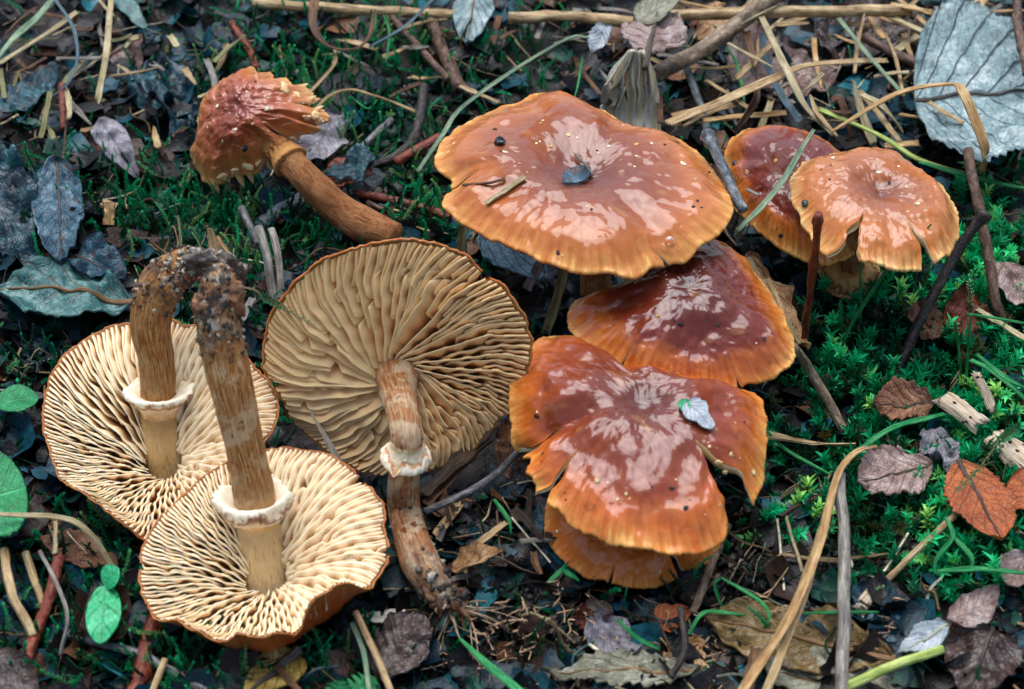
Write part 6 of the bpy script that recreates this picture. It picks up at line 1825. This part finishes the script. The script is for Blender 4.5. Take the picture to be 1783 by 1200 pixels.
# straw splinters
def splinter(seed):
    r_ = np.random.default_rng(seed)
    n = 5
    P = np.stack([np.linspace(-0.5, 0.5, n), 0.012 * r_.normal(size=n), 0.01 * r_.normal(size=n)], 1)
    w_ = 0.022 * r_.uniform(0.5, 1.3)
    V = np.concatenate([P + [0, w_, 0], P + [0, 0, w_ * 0.6], P + [0, -w_, 0], P + [0, 0, -w_ * 0.6], P + [0, w_, 0]]).reshape(5, n, 3).transpose(1, 0, 2).reshape(-1, 3)
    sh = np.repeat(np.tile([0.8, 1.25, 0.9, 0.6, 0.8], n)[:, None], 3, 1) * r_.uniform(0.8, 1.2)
    return V, gq(n, 5), sh
D_straw = [(1420, 110, 330, 130, 1), (150, 120, 190, 130, 0.5), (620, 60, 260, 60, 0.35), (850, 900, 120, 120, 0.6), (1350, 960, 150, 120, 0.4), (300, 420, 200, 60, 0.25)]
scatter_mix('straw_litter', 'loose straw splinters and fibres strewn through the litter', 'straw litter', [splinter(q) for q in range(8)], 750,
            lambda U, Vv: 0.12 + blobs(U, Vv, D_straw), [K(166, 148, 110), K(120, 98, 66), K(70, 50, 34), K(96, 106, 86), K(190, 182, 152)], [1.5, 2, 3, 1, 0.7], 0.005, 0.022, 0.35, 0.005, mat_col('splinter', 0.6, 0.3))

# soil crumbs
def crumb(seed):
    a = np.linspace(0, math.pi, 5)[:, None]; b = np.linspace(0, 2 * math.pi, 6)[None]
    d = np.stack(np.broadcast_arrays(np.sin(a) * np.cos(b), np.sin(a) * np.sin(b), np.cos(a)), -1)
    d = d * (0.5 * (1 + 0.85 * vn(d[..., 0] * 2.4 + seed, d[..., 1] * 2.4, d[..., 2] * 2.4, s=seed)))[..., None]
    return d.reshape(-1, 3), gq(5, 6), np.ones((30, 3)) * (0.8 + 0.05 * (seed % 8))
M_cr = mat_col('soil_crumb', 0.5, 0.5, 0.0004, 1500)
scatter_mix('soil_crumbs', 'crumbly grey-brown soil grains on bare earth', 'soil', [crumb(q) for q in range(8)], 9000,
            lambda U, Vv: 0.05 + 0.9 * soil(U, Vv), [K(22, 19, 17), K(42, 37, 33), K(74, 66, 58), K(108, 98, 86), K(30, 42, 46)], [3, 3, 2, 0.7, 0.5], 0.0005, 0.0032, 1.5, 0.001, M_cr, -0.001)

# fine pale rootlets by the stem foot and over the wet soil
rv, rq, ro = [], [], 0
for q in range(110):
    u, v = random.choice([(random.gauss(800, 70), random.gauss(1100, 40)), (random.gauss(950, 90), random.gauss(1080, 50)), (random.gauss(1350, 160), random.gauss(1060, 70)), (random.gauss(1250, 60), random.gauss(1130, 40))])
    a = random.uniform(0, 6.28); L = random.uniform(18, 60)
    pts = [(u + L * s_ * math.cos(a) + random.uniform(-7, 7), v + 0.6 * L * s_ * math.sin(a) + random.uniform(-6, 6)) for s_ in np.linspace(0, 1, 4)]
    P = spline([G(x, y, random.uniform(0.001, 0.006)) for x, y in pts], 14)
    V, Q, Tr, uv = tube_data(P, random.uniform(0.00010, 0.00026), 5, cap=False)
    rv.append(V); rq.append(Q + ro); ro += len(V)
f_ = mk('rootlets', np.vstack(rv), np.vstack(rq), mat=M_lit, col=np.tile(np.array(K(186, 150, 116)[:3]), (ro, 1)))
tag(f_, 'fine pale rootlets tangled over the wet soil', 'roots', kind='stuff')

# tangle of fine fibres, dead grass and root threads
rv, rq, rc, ro = [], [], [], 0
pal_ = [K(30, 22, 16), K(70, 50, 34), K(120, 96, 66), K(170, 150, 112), K(20, 60, 40), K(60, 84, 84)]
for q in range(900):
    u, v = random.uniform(-200, 1980), random.uniform(-60, 1260)
    a = random.uniform(0, 6.28); L = random.uniform(25, 130)
    P3 = [ground_pts(np.array([u + L * s_ * math.cos(a) + random.uniform(-9, 9)]), np.array([v + 0.6 * L * s_ * math.sin(a) + random.uniform(-7, 7)]))[0] + UPZ * random.uniform(0.001, 0.007) for s_ in (0, 0.35, 0.7, 1)]
    P = spline(P3, 11)
    if not free(P, 0.006).all():
        continue
    V, Q, Tr, uv = tube_data(P, random.uniform(0.0001, 0.00038), 4, cap=False)
    rv.append(V); rq.append(Q + ro); ro += len(V)
    rc.append(np.tile(np.array(random.choice(pal_)[:3]), (len(V), 1)))
f_ = mk('fibre_tangle', np.vstack(rv), np.vstack(rq), mat=M_lit, col=np.vstack(rc), base=np.zeros(3))
tag(f_, 'fine tangle of dead grass fibres and threads over the litter', 'fibres', kind='stuff')

for o in bpy.data.objects:
    if '_b' in o:
        del o['_b']
